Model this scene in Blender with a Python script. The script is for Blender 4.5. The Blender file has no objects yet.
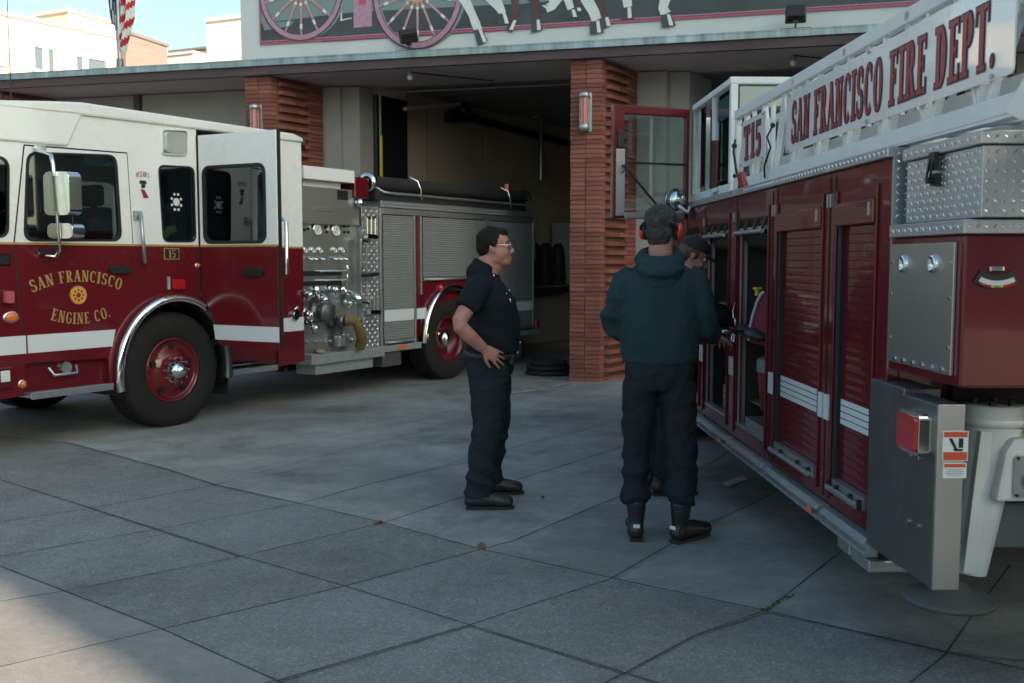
import bpy, bmesh, math, random
from mathutils import Vector, Matrix, noise
from mathutils.geometry import tessellate_polygon
R = math.radians
random.seed(15)
sc = bpy.context.scene
C = sc.collection
# ---------------------------------------------------------------- camera, sky, sun, exposure
PITCH = math.atan(81.5/995.0); CAMH = 1.55
cam = bpy.data.objects.new('camera', bpy.data.cameras.new('camera')); C.objects.link(cam)
cam.data.sensor_width = 36.0; cam.data.lens = 36.0*995.0/1024.0
cam.location = (0, 0, CAMH); cam.rotation_euler = (R(90)-PITCH, 0, 0)
cam.data.clip_start = 0.05; cam.data.clip_end = 2000
cam.data.dof.use_dof = True; cam.data.dof.focus_distance = 5.6; cam.data.dof.aperture_fstop = 4.0
sc.camera = cam
SUN_EL = R(26); SX, SY = 0.710, -0.704            # horizontal direction towards the sun
w = bpy.data.worlds.new("World"); sc.world = w; w.use_nodes = True
nt = w.node_tree; nt.nodes.clear()
sky = nt.nodes.new('ShaderNodeTexSky'); sky.sky_type = 'NISHITA'; sky.sun_disc = False
sky.sun_elevation = SUN_EL; sky.sun_rotation = math.atan2(SX, SY)
sky.air_density = 1.0; sky.dust_density = 2.0; sky.ozone_density = 1.0
bg = nt.nodes.new('ShaderNodeBackground'); bg.inputs[1].default_value = 0.12
wo = nt.nodes.new('ShaderNodeOutputWorld')
tn = nt.nodes.new('ShaderNodeMix'); tn.data_type = 'RGBA'; tn.blend_type = 'MULTIPLY'; tn.inputs[0].default_value = 1; tn.inputs[7].default_value = (.95, 1.02, .90, 1)
hsn = nt.nodes.new('ShaderNodeHueSaturation'); hsn.inputs['Saturation'].default_value = 1.0
nt.links.new(sky.outputs[0], tn.inputs[6]); nt.links.new(tn.outputs[2], hsn.inputs['Color']); nt.links.new(hsn.outputs[0], bg.inputs[0]); nt.links.new(bg.outputs[0], wo.inputs[0])
sl = bpy.data.lights.new('sun', 'SUN'); sl.energy = 5.0; sl.angle = R(0.27); sl.color = (1.0, 0.78, 0.60)
sun = bpy.data.objects.new('sun', sl); C.objects.link(sun)
sd = Vector((-SX*math.cos(SUN_EL), -SY*math.cos(SUN_EL), -math.sin(SUN_EL)))
sun.rotation_euler = sd.to_track_quat('-Z', 'Y').to_euler(); sun.location = (10, -10, 20)
sc.view_settings.view_transform = 'Standard'; sc.view_settings.look = 'None'
sc.view_settings.gamma = 1; sc.view_settings.use_curve_mapping = False
sc.view_settings.exposure = 1.25
# ---------------------------------------------------------------- measuring helpers: a picture point onto a real plane
def ray(u, v):
    x = (u-512)/995.0; y = -(v-341.5)/995.0
    return Vector((x, math.cos(PITCH)+y*math.sin(PITCH), -math.sin(PITCH)+y*math.cos(PITCH)))
class Frame:
    def __init__(s, ox, oy, deg):
        s.o = Vector((ox, oy, 0)); s.deg = deg; s.m = Matrix.Rotation(R(-deg), 3, 'Z')
    def hit(s, u, v, axis, val):
        c = s.m @ (Vector((0, 0, CAMH))-s.o); d = s.m @ ray(u, v)
        t = (val-c[axis])/d[axis]; return c+d*t
WF = Frame(0, 0, 0); EF = Frame(-3.18, 9.13, -32.4); TF = Frame(0, 0, 1.55); BF = Frame(.73, 12.64, -14.8)
# ---------------------------------------------------------------- mesh builder
def frame_axes(d):
    d = Vector(d).normalized(); a = Vector((0, 0, 1)) if abs(d.z) < .9 else Vector((1, 0, 0))
    x = d.cross(a).normalized(); return x, d.cross(x).normalized(), d
class MB:
    def __init__(s, tf=None): s.v = []; s.f = []; s.m = []; s.sm = []; s.tf = tf; s.mi = 0
    def add(s, vs, fs, smooth=False):
        b = len(s.v)
        s.v += [tuple(s.tf(*p)) if s.tf else tuple(p) for p in vs]
        for f in fs: s.f.append([b+i for i in f]); s.m.append(s.mi); s.sm.append(smooth)
        return s
    def box(s, x0, x1, y0, y1, z0, z1):
        return s.add([(x0,y0,z0),(x1,y0,z0),(x1,y1,z0),(x0,y1,z0),(x0,y0,z1),(x1,y0,z1),(x1,y1,z1),(x0,y1,z1)],
                     [(0,3,2,1),(4,5,6,7),(0,1,5,4),(1,2,6,5),(2,3,7,6),(3,0,4,7)])
    def bar(s, p, q, wd, ht, up=(0,0,1)):
        p = Vector(p); q = Vector(q); d = (q-p).normalized(); u = Vector(up)
        x = d.cross(u).normalized()*wd/2; z = x.cross(d).normalized()*ht/2
        vs = [e+sx*x+sz*z for e in (p, q) for sx, sz in ((-1,-1),(1,-1),(1,1),(-1,1))]
        return s.add(vs, [(0,1,2,3),(7,6,5,4),(0,4,5,1),(1,5,6,2),(2,6,7,3),(3,7,4,0)])
    def cyl(s, p, q, r0, r1=None, n=16, caps=True, smooth=True):
        r1 = r0 if r1 is None else r1; p = Vector(p); q = Vector(q); x, y, d = frame_axes(q-p)
        vs = []; 
        for e, r in ((p, r0), (q, r1)):
            for i in range(n):
                a = 2*math.pi*i/n; vs.append(e+(x*math.cos(a)+y*math.sin(a))*r)
        fs = [(i, (i+1) % n, n+(i+1) % n, n+i) for i in range(n)]
        s.add(vs, fs, smooth)
        if caps: s.add(vs, [list(range(n))[::-1], list(range(n, 2*n))])
        return s
    def tube(s, pts, r, n=10, closed=False):
        pts = [Vector(p) for p in pts]; vs = []; m = len(pts); prev = None
        for i, p in enumerate(pts):
            if closed: d = pts[(i+1) % m]-pts[i-1]
            else: d = pts[min(i+1, m-1)]-pts[max(i-1, 0)]
            d.normalize()
            if prev is None: x, y, _ = frame_axes(d)
            else: x = (prev-d*prev.dot(d)).normalized(); y = d.cross(x)
            prev = x; rr = r[i] if isinstance(r, (list, tuple)) else r
            for k in range(n):
                a = 2*math.pi*k/n; vs.append(p+(x*math.cos(a)+y*math.sin(a))*rr)
        fs = []
        for i in range(m if closed else m-1):
            j = (i+1) % m
            for k in range(n): fs.append((i*n+k, i*n+(k+1) % n, j*n+(k+1) % n, j*n+k))
        s.add(vs, fs, True)
        if not closed: s.add(vs, [list(range(n))[::-1], [(m-1)*n+k for k in range(n)]])
        return s
    def lathe(s, prof, o, ax, n=32):              # prof: (along, radius)
        o = Vector(o); x, y, d = frame_axes(ax); vs = []
        for t, r in prof:
            for k in range(n):
                a = 2*math.pi*k/n; vs.append(o+d*t+(x*math.cos(a)+y*math.sin(a))*max(r, 1e-4))
        fs = [(i*n+k, i*n+(k+1) % n, (i+1)*n+(k+1) % n, (i+1)*n+k) for i in range(len(prof)-1) for k in range(n)]
        return s.add(vs, fs, True)
    def ball(s, c, rx, ry=None, rz=None, n=14, m=9, rot=None):
        ry = rx if ry is None else ry; rz = rx if rz is None else rz; vs = []; c = Vector(c)
        for j in range(m+1):
            t = math.pi*j/m
            for k in range(n):
                a = 2*math.pi*k/n; p = Vector((rx*math.sin(t)*math.cos(a), ry*math.sin(t)*math.sin(a), rz*math.cos(t)))
                if rot: p = rot @ p
                vs.append(c+p)
        return s.add(vs, [(j*n+k, (j+1)*n+k, (j+1)*n+(k+1) % n, j*n+(k+1) % n) for j in range(m) for k in range(n)], True)
    def panel(s, outer, holes, mp, th):           # flat plate with holes; mp(u,v,d) -> point, d = depth 0..th
        loops = [[Vector((a, b, 0)) for a, b in lp] for lp in [outer]+list(holes)]
        tris = tessellate_polygon(loops); fl = [p for lp in loops for p in lp]; n = len(fl)
        vs = [mp(p.x, p.y, 0) for p in fl]+[mp(p.x, p.y, th) for p in fl]
        fs = [tuple(t) for t in tris]+[tuple(n+i for i in reversed(t)) for t in tris]
        b = 0
        for lp in loops:
            k = len(lp)
            for i in range(k): fs.append((b+i, b+(i+1) % k, n+b+(i+1) % k, n+b+i))
            b += k
        return s.add(vs, fs)
    def ribbon(s, outer, inner, mp, th): return s.panel(outer, [inner], mp, th)
    def loft(s, rings, n=16, ref=(1,0,0), cap=.6):    # rings: (x,y,z,a,b); a along ref
        P = [Vector(r[:3]) for r in rings]; m = len(P); out = []
        for i in range(m):
            d = (P[min(i+1, m-1)]-P[max(i-1, 0)]).normalized(); x = Vector(ref); x = (x-d*x.dot(d)).normalized(); y = d.cross(x)
            out.append((P[i], x, y, d, rings[i][3], rings[i][4]))
        R0 = out[0]; R1 = out[-1]; full = []
        for k, q in ((1, .35), (.6, .75)): full.append((R0[0]-R0[3]*R0[5]*cap*k, R0[1], R0[2], R0[3], R0[4]*q, R0[5]*q))
        full += out
        for k, q in ((.6, .75), (1, .35)): full.append((R1[0]+R1[3]*R1[5]*cap*k, R1[1], R1[2], R1[3], R1[4]*q, R1[5]*q))
        vs = []
        for p, x, y, d, a, b in full:
            for k in range(n):
                t = 2*math.pi*k/n; vs.append(p+x*a*math.cos(t)+y*b*math.sin(t))
        M = len(full)
        fs = [(i*n+k, i*n+(k+1) % n, (i+1)*n+(k+1) % n, (i+1)*n+k) for i in range(M-1) for k in range(n)]
        fs += [list(range(n))[::-1], [(M-1)*n+k for k in range(n)]]
        return s.add(vs, fs, True)
    def mesh(s, name, off=(0,0,0)):
        me = bpy.data.meshes.new(name); me.from_pydata([(a-off[0], b-off[1], c-off[2]) for a, b, c in s.v], [], s.f)
        me.polygons.foreach_set('material_index', s.m); me.polygons.foreach_set('use_smooth', s.sm)
        bm = bmesh.new(); bm.from_mesh(me)
        bmesh.ops.recalc_face_normals(bm, faces=bm.faces); bm.to_mesh(me); bm.free(); me.update(); return me
    def pieces(s):
        n = len(s.v); par = list(range(n))
        def fd(i):
            while par[i] != i: par[i] = par[par[i]]; i = par[i]
            return i
        seen = {}
        for i, p in enumerate(s.v):
            k = (round(p[0], 5), round(p[1], 5), round(p[2], 5))
            if k in seen: par[fd(i)] = fd(seen[k])
            else: seen[k] = i
        for f in s.f:
            for i in f[1:]: par[fd(i)] = fd(f[0])
        g = {}
        for i in range(n): g.setdefault(fd(i), []).append(i)
        L = [([min(s.v[i][k] for i in q) for k in range(3)], [max(s.v[i][k] for i in q) for k in range(3)], set(q)) for q in g.values()]
        go = True
        while go:
            go = False
            for a in range(len(L)):
                for b in range(a+1, len(L)):
                    if all(L[a][0][k]-.012 <= L[b][1][k] and L[b][0][k]-.012 <= L[a][1][k] for k in range(3)):
                        L[a] = ([min(L[a][0][k], L[b][0][k]) for k in range(3)], [max(L[a][1][k], L[b][1][k]) for k in range(3)], L[a][2] | L[b][2]); del L[b]; go = True; break
                if go: break
        return [q[2] for q in L]
    def build(s, name, mat, parent=None, bevel=0, seg=2, label=None):
        if name in SPLIT:
            ps = s.pieces()
            if len(ps) > 1:
                out = []
                for q in ps:
                    ix = sorted(q); mp = {i: k for k, i in enumerate(ix)}; m2 = MB(); m2.v = [s.v[i] for i in ix]
                    for f, a, b in zip(s.f, s.m, s.sm):
                        if f[0] in q: m2.f.append([mp[i] for i in f]); m2.m.append(a); m2.sm.append(b)
                    m2.nosplit = True; out.append(m2.build1(name, mat, parent, bevel, seg, label))
                return out[0]
        return s.build1(name, mat, parent, bevel, seg, label)
    def build1(s, name, mat, parent=None, bevel=0, seg=2, label=None):
        me = s.mesh(name, OFF.get(parent.name, (0,0,0)) if parent else (0,0,0))
        for m_ in (mat if isinstance(mat, (list, tuple)) else [mat]): me.materials.append(m_)
        o = bpy.data.objects.new(name, me); C.objects.link(o)
        if parent:
            o.parent = parent
            if parent.name in OFF: OFF[o.name] = OFF[parent.name]
        if bevel:
            b = o.modifiers.new('bevel', 'BEVEL'); b.width = bevel; b.segments = seg; b.limit_method = 'ANGLE'; b.angle_limit = R(35)
            b.use_clamp_overlap = True
        if label: o['label'] = label
        return o
OFF = {}
SPLIT = {'antenna','badge_pin','cap_bolt','ceiling_rail','trailer_wheel','far_wheel','hand_hole','handle_bracket','hose_clamp','hose_coupling','housing_bolt','ladder_brace','latch','mirror_arm','post_moulding','post_seam','radio','rivet','rub_rail','sign_bolt','spanner_rack','valve_lever','wiring','shutter_track','drain_knob','hinge'}
def thing(name, label, cat, loc=(0,0,0), rz=0, group=None, off=None):
    o = bpy.data.objects.new(name, None); C.objects.link(o); o.location = loc; o.rotation_euler = (0,0,rz)
    o['label'] = label; o['category'] = cat; o.empty_display_size = .2
    if group: o['group'] = group
    if off: OFF[o.name] = off
    return o
def tag(o, label, cat, group=None):
    o['label'] = label; o['category'] = cat
    if group: o['group'] = group
    return o
def struct(o): o['kind'] = 'structure'; return o
def rr(x0, x1, y0, y1, r, n=5):
    pts = []
    for cx, cy, a0 in ((x1-r, y1-r, 0), (x0+r, y1-r, 90), (x0+r, y0+r, 180), (x1-r, y0+r, 270)):
        for i in range(n+1):
            a = R(a0+90*i/n); pts.append((cx+r*math.cos(a), cy+r*math.sin(a)))
    return pts
def rrq(q, r, n=4):                                # rounded quad from four corners (ccw)
    out = []
    for i in range(4):
        p = Vector(q[i]); a = (Vector(q[i-1])-p).normalized()*r; b = (Vector(q[(i+1) % 4])-p).normalized()*r
        for k in range(n+1):
            t = k/n; out.append(tuple((1-t)**2*(p+a)+2*t*(1-t)*p+t*t*(p+b)))
    return out
# ---------------------------------------------------------------- materials
def mat(name, col, rough=.5, metal=0, bump=0, bscale=40, var=0, vscale=3, coat=0, col2=None, mixs=None, emis=None, trans=0, alpha=None, stretch=None, spec=None):
    m = bpy.data.materials.new(name); m.use_nodes = True; n = m.node_tree.nodes; l = m.node_tree.links
    b = n['Principled BSDF']; b.inputs['Base Color'].default_value = (*col, 1); b.inputs['Roughness'].default_value = rough
    b.inputs['Metallic'].default_value = metal
    if spec is not None: b.inputs['Specular IOR Level'].default_value = spec
    if coat: b.inputs['Coat Weight'].default_value = coat; b.inputs['Coat Roughness'].default_value = .04
    tc = n.new('ShaderNodeTexCoord'); src = tc.outputs['Object']
    if stretch:
        mp = n.new('ShaderNodeMapping'); mp.inputs['Scale'].default_value = stretch; l.new(src, mp.inputs[0]); src = mp.outputs[0]
    if var:
        t = n.new('ShaderNodeTexNoise'); t.inputs['Scale'].default_value = vscale; t.inputs['Detail'].default_value = 6; t.inputs['Roughness'].default_value = .62
        l.new(src, t.inputs['Vector'])
        rp = n.new('ShaderNodeMapRange'); rp.inputs[1].default_value = .3; rp.inputs[2].default_value = .7; rp.inputs[3].default_value = 0; rp.inputs[4].default_value = 1
        l.new(t.outputs[0], rp.inputs[0])
        mx = n.new('ShaderNodeMix'); mx.data_type = 'RGBA'
        c2 = col2 or tuple(c*(1-var) for c in col)
        mx.inputs[6].default_value = (*col, 1); mx.inputs[7].default_value = (*c2, 1)
        l.new(rp.outputs[0], mx.inputs[0]); l.new(mx.outputs[2], b.inputs['Base Color'])
        rm = n.new('ShaderNodeMapRange'); rm.inputs[3].default_value = max(rough-.06, .02); rm.inputs[4].default_value = min(rough+.12, 1)
        l.new(rp.outputs[0], rm.inputs[0]); l.new(rm.outputs[0], b.inputs['Roughness'])
    if bump:
        t2 = n.new('ShaderNodeTexNoise'); t2.inputs['Scale'].default_value = bscale; t2.inputs['Detail'].default_value = 4
        l.new(src, t2.inputs['Vector']); bp_ = n.new('ShaderNodeBump'); bp_.inputs['Strength'].default_value = bump; bp_.inputs['Distance'].default_value = .01
        l.new(t2.outputs[0], bp_.inputs['Height']); l.new(bp_.outputs[0], b.inputs['Normal'])
    if emis: b.inputs['Emission Color'].default_value = (*emis[:3], 1); b.inputs['Emission Strength'].default_value = emis[3]
    if trans: b.inputs['Transmission Weight'].default_value = trans
    return m
def glass(name, tint=(.55,.62,.62), refl=.12):
    m = bpy.data.materials.new(name); m.use_nodes = True; n = m.node_tree.nodes; l = m.node_tree.links; n.clear()
    o = n.new('ShaderNodeOutputMaterial'); t = n.new('ShaderNodeBsdfTransparent'); t.inputs[0].default_value = (*tint, 1)
    g = n.new('ShaderNodeBsdfGlossy'); g.inputs['Roughness'].default_value = .02; g.inputs[0].default_value = (.9,.95,1,1)
    f = n.new('ShaderNodeFresnel'); f.inputs[0].default_value = 1.5
    ad = n.new('ShaderNodeMath'); ad.operation = 'ADD'; ad.inputs[1].default_value = refl-.04; l.new(f.outputs[0], ad.inputs[0])
    mx = n.new('ShaderNodeMixShader'); l.new(ad.outputs[0], mx.inputs[0]); l.new(t.outputs[0], mx.inputs[1]); l.new(g.outputs[0], mx.inputs[2]); l.new(mx.outputs[0], o.inputs[0])
    return m
M = {}
M['red'] = mat('red_paint', (.125,.009,.015), .20, var=.14, vscale=2.2, coat=.45, spec=.3, bump=.012, bscale=6)
M['darkred'] = mat('dark_red_paint', (.105,.007,.012), .25, coat=.4, spec=.3)
M['white'] = mat('white_paint', (.80,.81,.80), .25, var=.05, vscale=2, coat=.8, bump=.01, bscale=5)
M['ladder'] = mat('ladder_white', (.70,.73,.74), .38, var=.12, vscale=5)
M['stripe'] = mat('reflective_stripe', (.62,.66,.68), .35)
M['chrome'] = mat('chrome', (.75,.77,.78), .08, 1)
M['steel'] = mat('brushed_steel', (.46,.465,.46), .40, 1, bump=.01, bscale=60, stretch=(6,6,.4))
M['darksteel'] = mat('dull_steel_plate', (.22,.225,.23), .42, .9, var=.25, vscale=4, bump=.03, bscale=30)
M['alu'] = mat('worn_aluminium', (.50,.53,.55), .36, .85, var=.2, vscale=9, bump=.02, bscale=60)
M['alupaint'] = mat('satin_aluminium_rail', (.42,.46,.48), .4, .5, var=.25, vscale=7)
M['shutter'] = mat('satin_shutter', (.34,.355,.36), .36, .45, var=.12, vscale=3)
M['rubber'] = mat('rubber', (.014,.015,.016), .75, bump=.15, bscale=60, var=.3, vscale=8)
M['tyre'] = mat('tyre', (.014,.014,.015), .8, bump=.1, bscale=50, var=.45, vscale=5, col2=(.02,.019,.018), spec=.25)
M['black'] = mat('black_plastic', (.012,.013,.014), .4)
M['chassis'] = mat('chassis_black', (.014,.013,.013), .6, var=.4, vscale=4)
M['inter'] = mat('cab_interior', (.045,.047,.05), .7)
M['seat'] = mat('seat_red', (.20,.012,.02), .6)
M['glass'] = glass('window_glass', (.55,.60,.60), .10)
M['clear'] = glass('clear_glass', (.72,.78,.77), .07)
M['gold'] = mat('gold_leaf', (.50,.33,.12), .4, .4)
M['goldb'] = mat('badge_yellow', (.62,.36,.06), .4)
M['orange'] = mat('amber_lens', (.75,.17,.03), .25, coat=.6)
M['redlens'] = mat('red_lens', (.42,.010,.014), .18, coat=1, bump=.25, bscale=90)
M['pinklens'] = mat('pale_red_lens', (.42,.10,.11), .25, coat=.6)
M['whitelens'] = mat('white_lens', (.34,.36,.35), .2, coat=.8, bump=.3, bscale=60)
M['dial'] = mat('dial_white', (.62,.66,.66), .3)
M['letter'] = mat('letter_red', (.26,.016,.026), .4)
M['outline'] = mat('letter_outline', (.03,.015,.05), .5)
M['hose'] = mat('olive_hose', (.17,.12,.035), .8, bump=.1, bscale=80)
M['tan'] = mat('tan_leather', (.38,.25,.14), .7, var=.2)
M['yellow'] = mat('yellow_plastic', (.62,.42,.03), .5)
M['lime'] = mat('lime_cloth', (.45,.58,.04), .7)
M['greybox'] = mat('grey_plastic', (.16,.17,.175), .5)
M['greenled'] = mat('gauge_green', (.05,.30,.08), .4)
# building
M['fascia'] = mat('fascia_paint', (.095,.058,.065), .55, var=.35, vscale=1.3, stretch=(1,1,4))
M['gutter'] = mat('weathered_metal_flashing', (.42,.50,.50), .36, .6, var=.55, vscale=3.5, stretch=(2.5,1,.3), bump=.05, bscale=8)
M['soffit'] = mat('soffit_paint', (.52,.48,.46), .8, var=.12, vscale=1.2)
M['mortar'] = mat('mortar', (.16,.07,.055), .9, bump=.2, bscale=80)
M['greywall'] = mat('grey_cement_wall', (.36,.34,.32), .85, var=.14, vscale=2, bump=.05, bscale=60)
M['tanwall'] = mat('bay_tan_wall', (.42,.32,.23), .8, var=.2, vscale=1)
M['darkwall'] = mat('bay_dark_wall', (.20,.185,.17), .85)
M['parapet'] = mat('parapet_white', (.60,.64,.64), .6, var=.1, vscale=1.4)
M['mteal'] = mat('mural_dark_teal', (.062,.075,.080), .6, var=.25, vscale=2)
M['mteal2'] = mat('mural_pale_teal', (.19,.26,.27), .6)
M['mpink'] = mat('mural_mauve', (.50,.28,.40), .6, var=.3, vscale=20)
M['mred'] = mat('mural_red_line', (.45,.08,.14), .6)
M['mcream'] = mat('mural_cream', (.80,.78,.74), .6, var=.2, vscale=8)
M['mbrown'] = mat('mural_brown', (.10,.055,.06), .6, var=.2, vscale=6)
M['msalmon'] = mat('mural_salmon', (.60,.30,.20), .6)
M['mhoof'] = mat('mural_hoof', (.05,.065,.07), .5)
M['mpaleblue'] = mat('mural_horse_white', (.70,.74,.74), .6, var=.15, vscale=8)
def brickmat():
    m = mat('roman_brick', (.36,.085,.055), .78, bump=.25, bscale=45); n = m.node_tree.nodes; l = m.node_tree.links
    g = n.new('ShaderNodeNewGeometry'); r = n.new('ShaderNodeValToRGB')
    r.color_ramp.elements[0].color = (.185,.060,.045,1); r.color_ramp.elements[1].color = (.31,.108,.082,1)
    l.new(g.outputs['Random Per Island'], r.inputs[0])
    t = n.new('ShaderNodeTexNoise'); t.inputs['Scale'].default_value = 5; t.inputs['Detail'].default_value = 6
    mx = n.new('ShaderNodeMix'); mx.data_type = 'RGBA'; mx.blend_type = 'MULTIPLY'; mx.inputs[0].default_value = .6
    l.new(r.outputs[0], mx.inputs[6]); l.new(t.outputs['Color'], mx.inputs[7])
    hs = n.new('ShaderNodeHueSaturation'); hs.inputs['Value'].default_value = 1.35; l.new(mx.outputs[2], hs.inputs['Color'])
    tg = n.new('ShaderNodeRGBToBW'); l.new(t.outputs['Color'], tg.inputs[0]); l.new(tg.outputs[0], mx.inputs[7])
    l.new(hs.outputs[0], n['Principled BSDF'].inputs['Base Color']); return m
M['brick'] = brickmat()
def groundmat(name, base, speck, rough, stain, bumps, big=.35):
    m = bpy.data.materials.new(name); m.use_nodes = True; n = m.node_tree.nodes; l = m.node_tree.links; b = n['Principled BSDF']
    tc = n.new('ShaderNodeTexCoord'); o = tc.outputs['Object']
    def nz(scale, det=6, rg=.6):
        t = n.new('ShaderNodeTexNoise'); t.inputs['Scale'].default_value = scale; t.inputs['Detail'].default_value = det; t.inputs['Roughness'].default_value = rg; l.new(o, t.inputs['Vector']); return t.outputs[0]
    def mr(s, a, b_, c, d):
        t = n.new('ShaderNodeMapRange'); l.new(s, t.inputs[0])
        for i, x in enumerate((a, b_, c, d)): t.inputs[i+1].default_value = x
        return t.outputs[0]
    def mul(s, t):
        x = n.new('ShaderNodeMath'); x.operation = 'MULTIPLY'; l.new(s, x.inputs[0]); l.new(t, x.inputs[1]); return x.outputs[0]
    f = mul(mr(nz(.45, 5), .3, .72, 1-stain, 1+stain*.6), mr(nz(2.3, 7, .7), .3, .7, 1-stain*.6, 1+stain*.5))
    f = mul(f, mr(nz(14, 4), .3, .7, .93, 1.07))
    v = n.new('ShaderNodeTexVoronoi'); v.inputs['Scale'].default_value = 130; l.new(o, v.inputs['Vector'])
    bw = n.new('ShaderNodeSeparateColor'); l.new(v.outputs['Color'], bw.inputs[0])
    f = mul(f, mr(bw.outputs[0], 0, 1, 1-speck, 1+speck))
    # rare pale chips
    f = mul(f, mr(bw.outputs[1], .955, .965, 1, 1+speck*2.2))
    # dark blotches
    f = mul(f, mr(nz(.8, 8, .72), .53, .70, 1, 1-big))
    hs = n.new('ShaderNodeMix'); hs.data_type = 'RGBA'; hs.blend_type = 'MULTIPLY'; hs.inputs[0].default_value = 1; hs.inputs[6].default_value = (*base, 1)
    l.new(f, hs.inputs[7]); l.new(hs.outputs[2], b.inputs['Base Color'])
    l.new(mr(nz(3, 5), .3, .7, rough-.08, rough+.08), b.inputs['Roughness'])
    bp_ = n.new('ShaderNodeBump'); bp_.inputs['Strength'].default_value = bumps; bp_.inputs['Distance'].default_value = .006
    l.new(v.outputs['Distance'], bp_.inputs['Height']); l.new(bp_.outputs[0], b.inputs['Normal'])
    return m
M['pave'] = groundmat('aggregate_paving', (.200,.208,.208), .27, .72, .25, .55)
M['apron'] = groundmat('smooth_concrete', (.30,.31,.30), .08, .62, .42, .12, .5)
M['joint'] = mat('joint_dirt', (.050,.054,.052), .95, var=.5, vscale=12)
M['moss'] = mat('moss', (.06,.075,.015), .95)
M['leaf'] = mat('dry_leaf', (.20,.07,.03), .8)
M['wpaint'] = mat('worn_white_paint', (.45,.47,.47), .8, var=.5, vscale=14)
# ---------------------------------------------------------------- serif stroke lettering
def glyph(ch, g=0.0, T=.19, t=.075):
    """list of polygons for a character in a cell of height 1; returns (polys, advance)"""
    P = []
    def rect(x0, x1, y0, y1): P.append([(x0-g, y0-g), (x1+g, y0-g), (x1+g, y1+g), (x0-g, y1+g)])
    def ser(x, wd, y): rect(x-wd/2, x+wd/2, y-.0 if y < .5 else y-.07, y+.07 if y < .5 else y)
    def stem(x, w_=T, top=True, bot=True):
        rect(x-w_/2, x+w_/2, 0, 1)
        if bot: ser(x, w_+.17, 0)
        if top: ser(x, w_+.17, 1)
    def diag(x0, y0, x1, y1, wd): P.append([(x0-wd/2-g, y0-g), (x0+wd/2+g, y0-g), (x1+wd/2+g, y1+g), (x1-wd/2-g, y1+g)])
    def arc(cx, cy, rx, ry, a0, a1, thick=T, thin=t, n=18):
        for i in range(n):
            q = []
            for a, sgn in ((a0+(a1-a0)*i/n, 1), (a0+(a1-a0)*(i+1)/n, 1), (a0+(a1-a0)*(i+1)/n, -1), (a0+(a1-a0)*i/n, -1)):
                ar = R(a); th = thin+(thick-thin)*abs(math.cos(ar)); k = sgn*(th/2+g)
                q.append((cx+(rx-th/2+k)*math.cos(ar), cy+(ry-thin/2+(k if abs(k) < 9 else k))*math.sin(ar)))
            P.append(q)
    w_ = .66
    if ch == 'I': stem(.18); w_ = .36
    elif ch == 'N': stem(.12, t+.02, bot=True); diag(.52, 0, .16, 1, T); stem(.56, t+.02, bot=False); w_ = .68
    elif ch == 'A': diag(.08, 0, .33, 1, t+.01); diag(.55, 0, .33, 1, T); rect(.17, .46, .28, .28+t); ser(.08, .24, 0); ser(.55, .3, 0); w_ = .68
    elif ch == 'F': stem(.18); rect(.2, .52, 1-t, 1); rect(.2, .42, .48, .48+t); rect(.49, .54, .76, 1); rect(.39, .43, .40, .63); w_ = .58
    elif ch == 'E': stem(.18); rect(.2, .52, 1-t, 1); rect(.2, .42, .48, .48+t); rect(.2, .54, 0, t); rect(.49, .54, .78, 1); rect(.51, .56, 0, .24); rect(.39, .43, .40, .63); w_ = .60
    elif ch in 'RP':
        stem(.18); arc(.30, .74, .26, .26, -90, 90); 
        if ch == 'R': diag(.56, 0, .34, .5, T-.02); ser(.57, .26, 0); w_ = .68
        else: w_ = .62
    elif ch == 'D': stem(.18); arc(.26, .5, .36, .5, -90, 90); w_ = .68
    elif ch == 'O': arc(.34, .5, .32, .5, 0, 360, n=32); w_ = .70
    elif ch == '0': arc(.26, .5, .24, .5, 0, 360, n=28); w_ = .55
    elif ch == '8': arc(.26, .74, .20, .26, 0, 360, n=24); arc(.26, .27, .24, .27, 0, 360, n=24); w_ = .55
    elif ch in 'CG':
        arc(.34, .5, .32, .5, 48, 312, n=26); rect(.52, .57, .66, .92)
        if ch == 'G': rect(.46, .60, .12, .46); rect(.40, .66, .42, .48)
        w_ = .64
    elif ch == 'S':
        arc(.29, .745, .25, .255, 30, 275, T*.95); arc(.29, .265, .27, .265, -150, 92, T*.95); rect(.47, .52, .70, .92); rect(.03, .08, .08, .32); w_ = .58
    elif ch == 'T': stem(.32, top=False); rect(.02, .62, 1-t, 1); rect(.01, .06, .74, 1); rect(.58, .63, .74, 1); w_ = .66
    elif ch == '1': stem(.22, top=False); diag(.06, .80, .20, 1, .07); w_ = .42
    elif ch == '5': arc(.26, .31, .26, .31, -150, 135, T); rect(.06, .13, .50, 1); rect(.06, .48, .88, 1); w_ = .58
    elif ch == '.': arc(.09, .09, .09, .09, 0, 360, .12, .12, n=12); w_ = .24
    elif ch == "'": rect(.05, .12, .72, 1); w_ = .2
    elif ch == ' ': w_ = .34
    return P, w_
def text_len(s, sp=.05): return sum(glyph(c)[1]+sp for c in s)-sp
def lettering(s, mp, height, width=None, grow=0, sp=.05, th=.0012, dz=0, T=.19, t=.075):
    """mp(u,v,d): u along the line 0..width, v up 0..height, d outwards"""
    mb = MB(); L = text_len(s, sp); sx = (width/L) if width else height; u = 0; k = 0
    for c in s:
        P, a = glyph(c, grow, T, t)
        for p in P:
            k += 1; d = dz+th+(k % 7)*.00012
            q = [(u+x*1.0, y) for x, y in p]
            vs = [mp(x*sx, y*height, d) for x, y in q]
            mb.add(vs, [list(range(len(vs)))])
        u += a+sp
    return mb
def bar_grid(): pass
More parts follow.
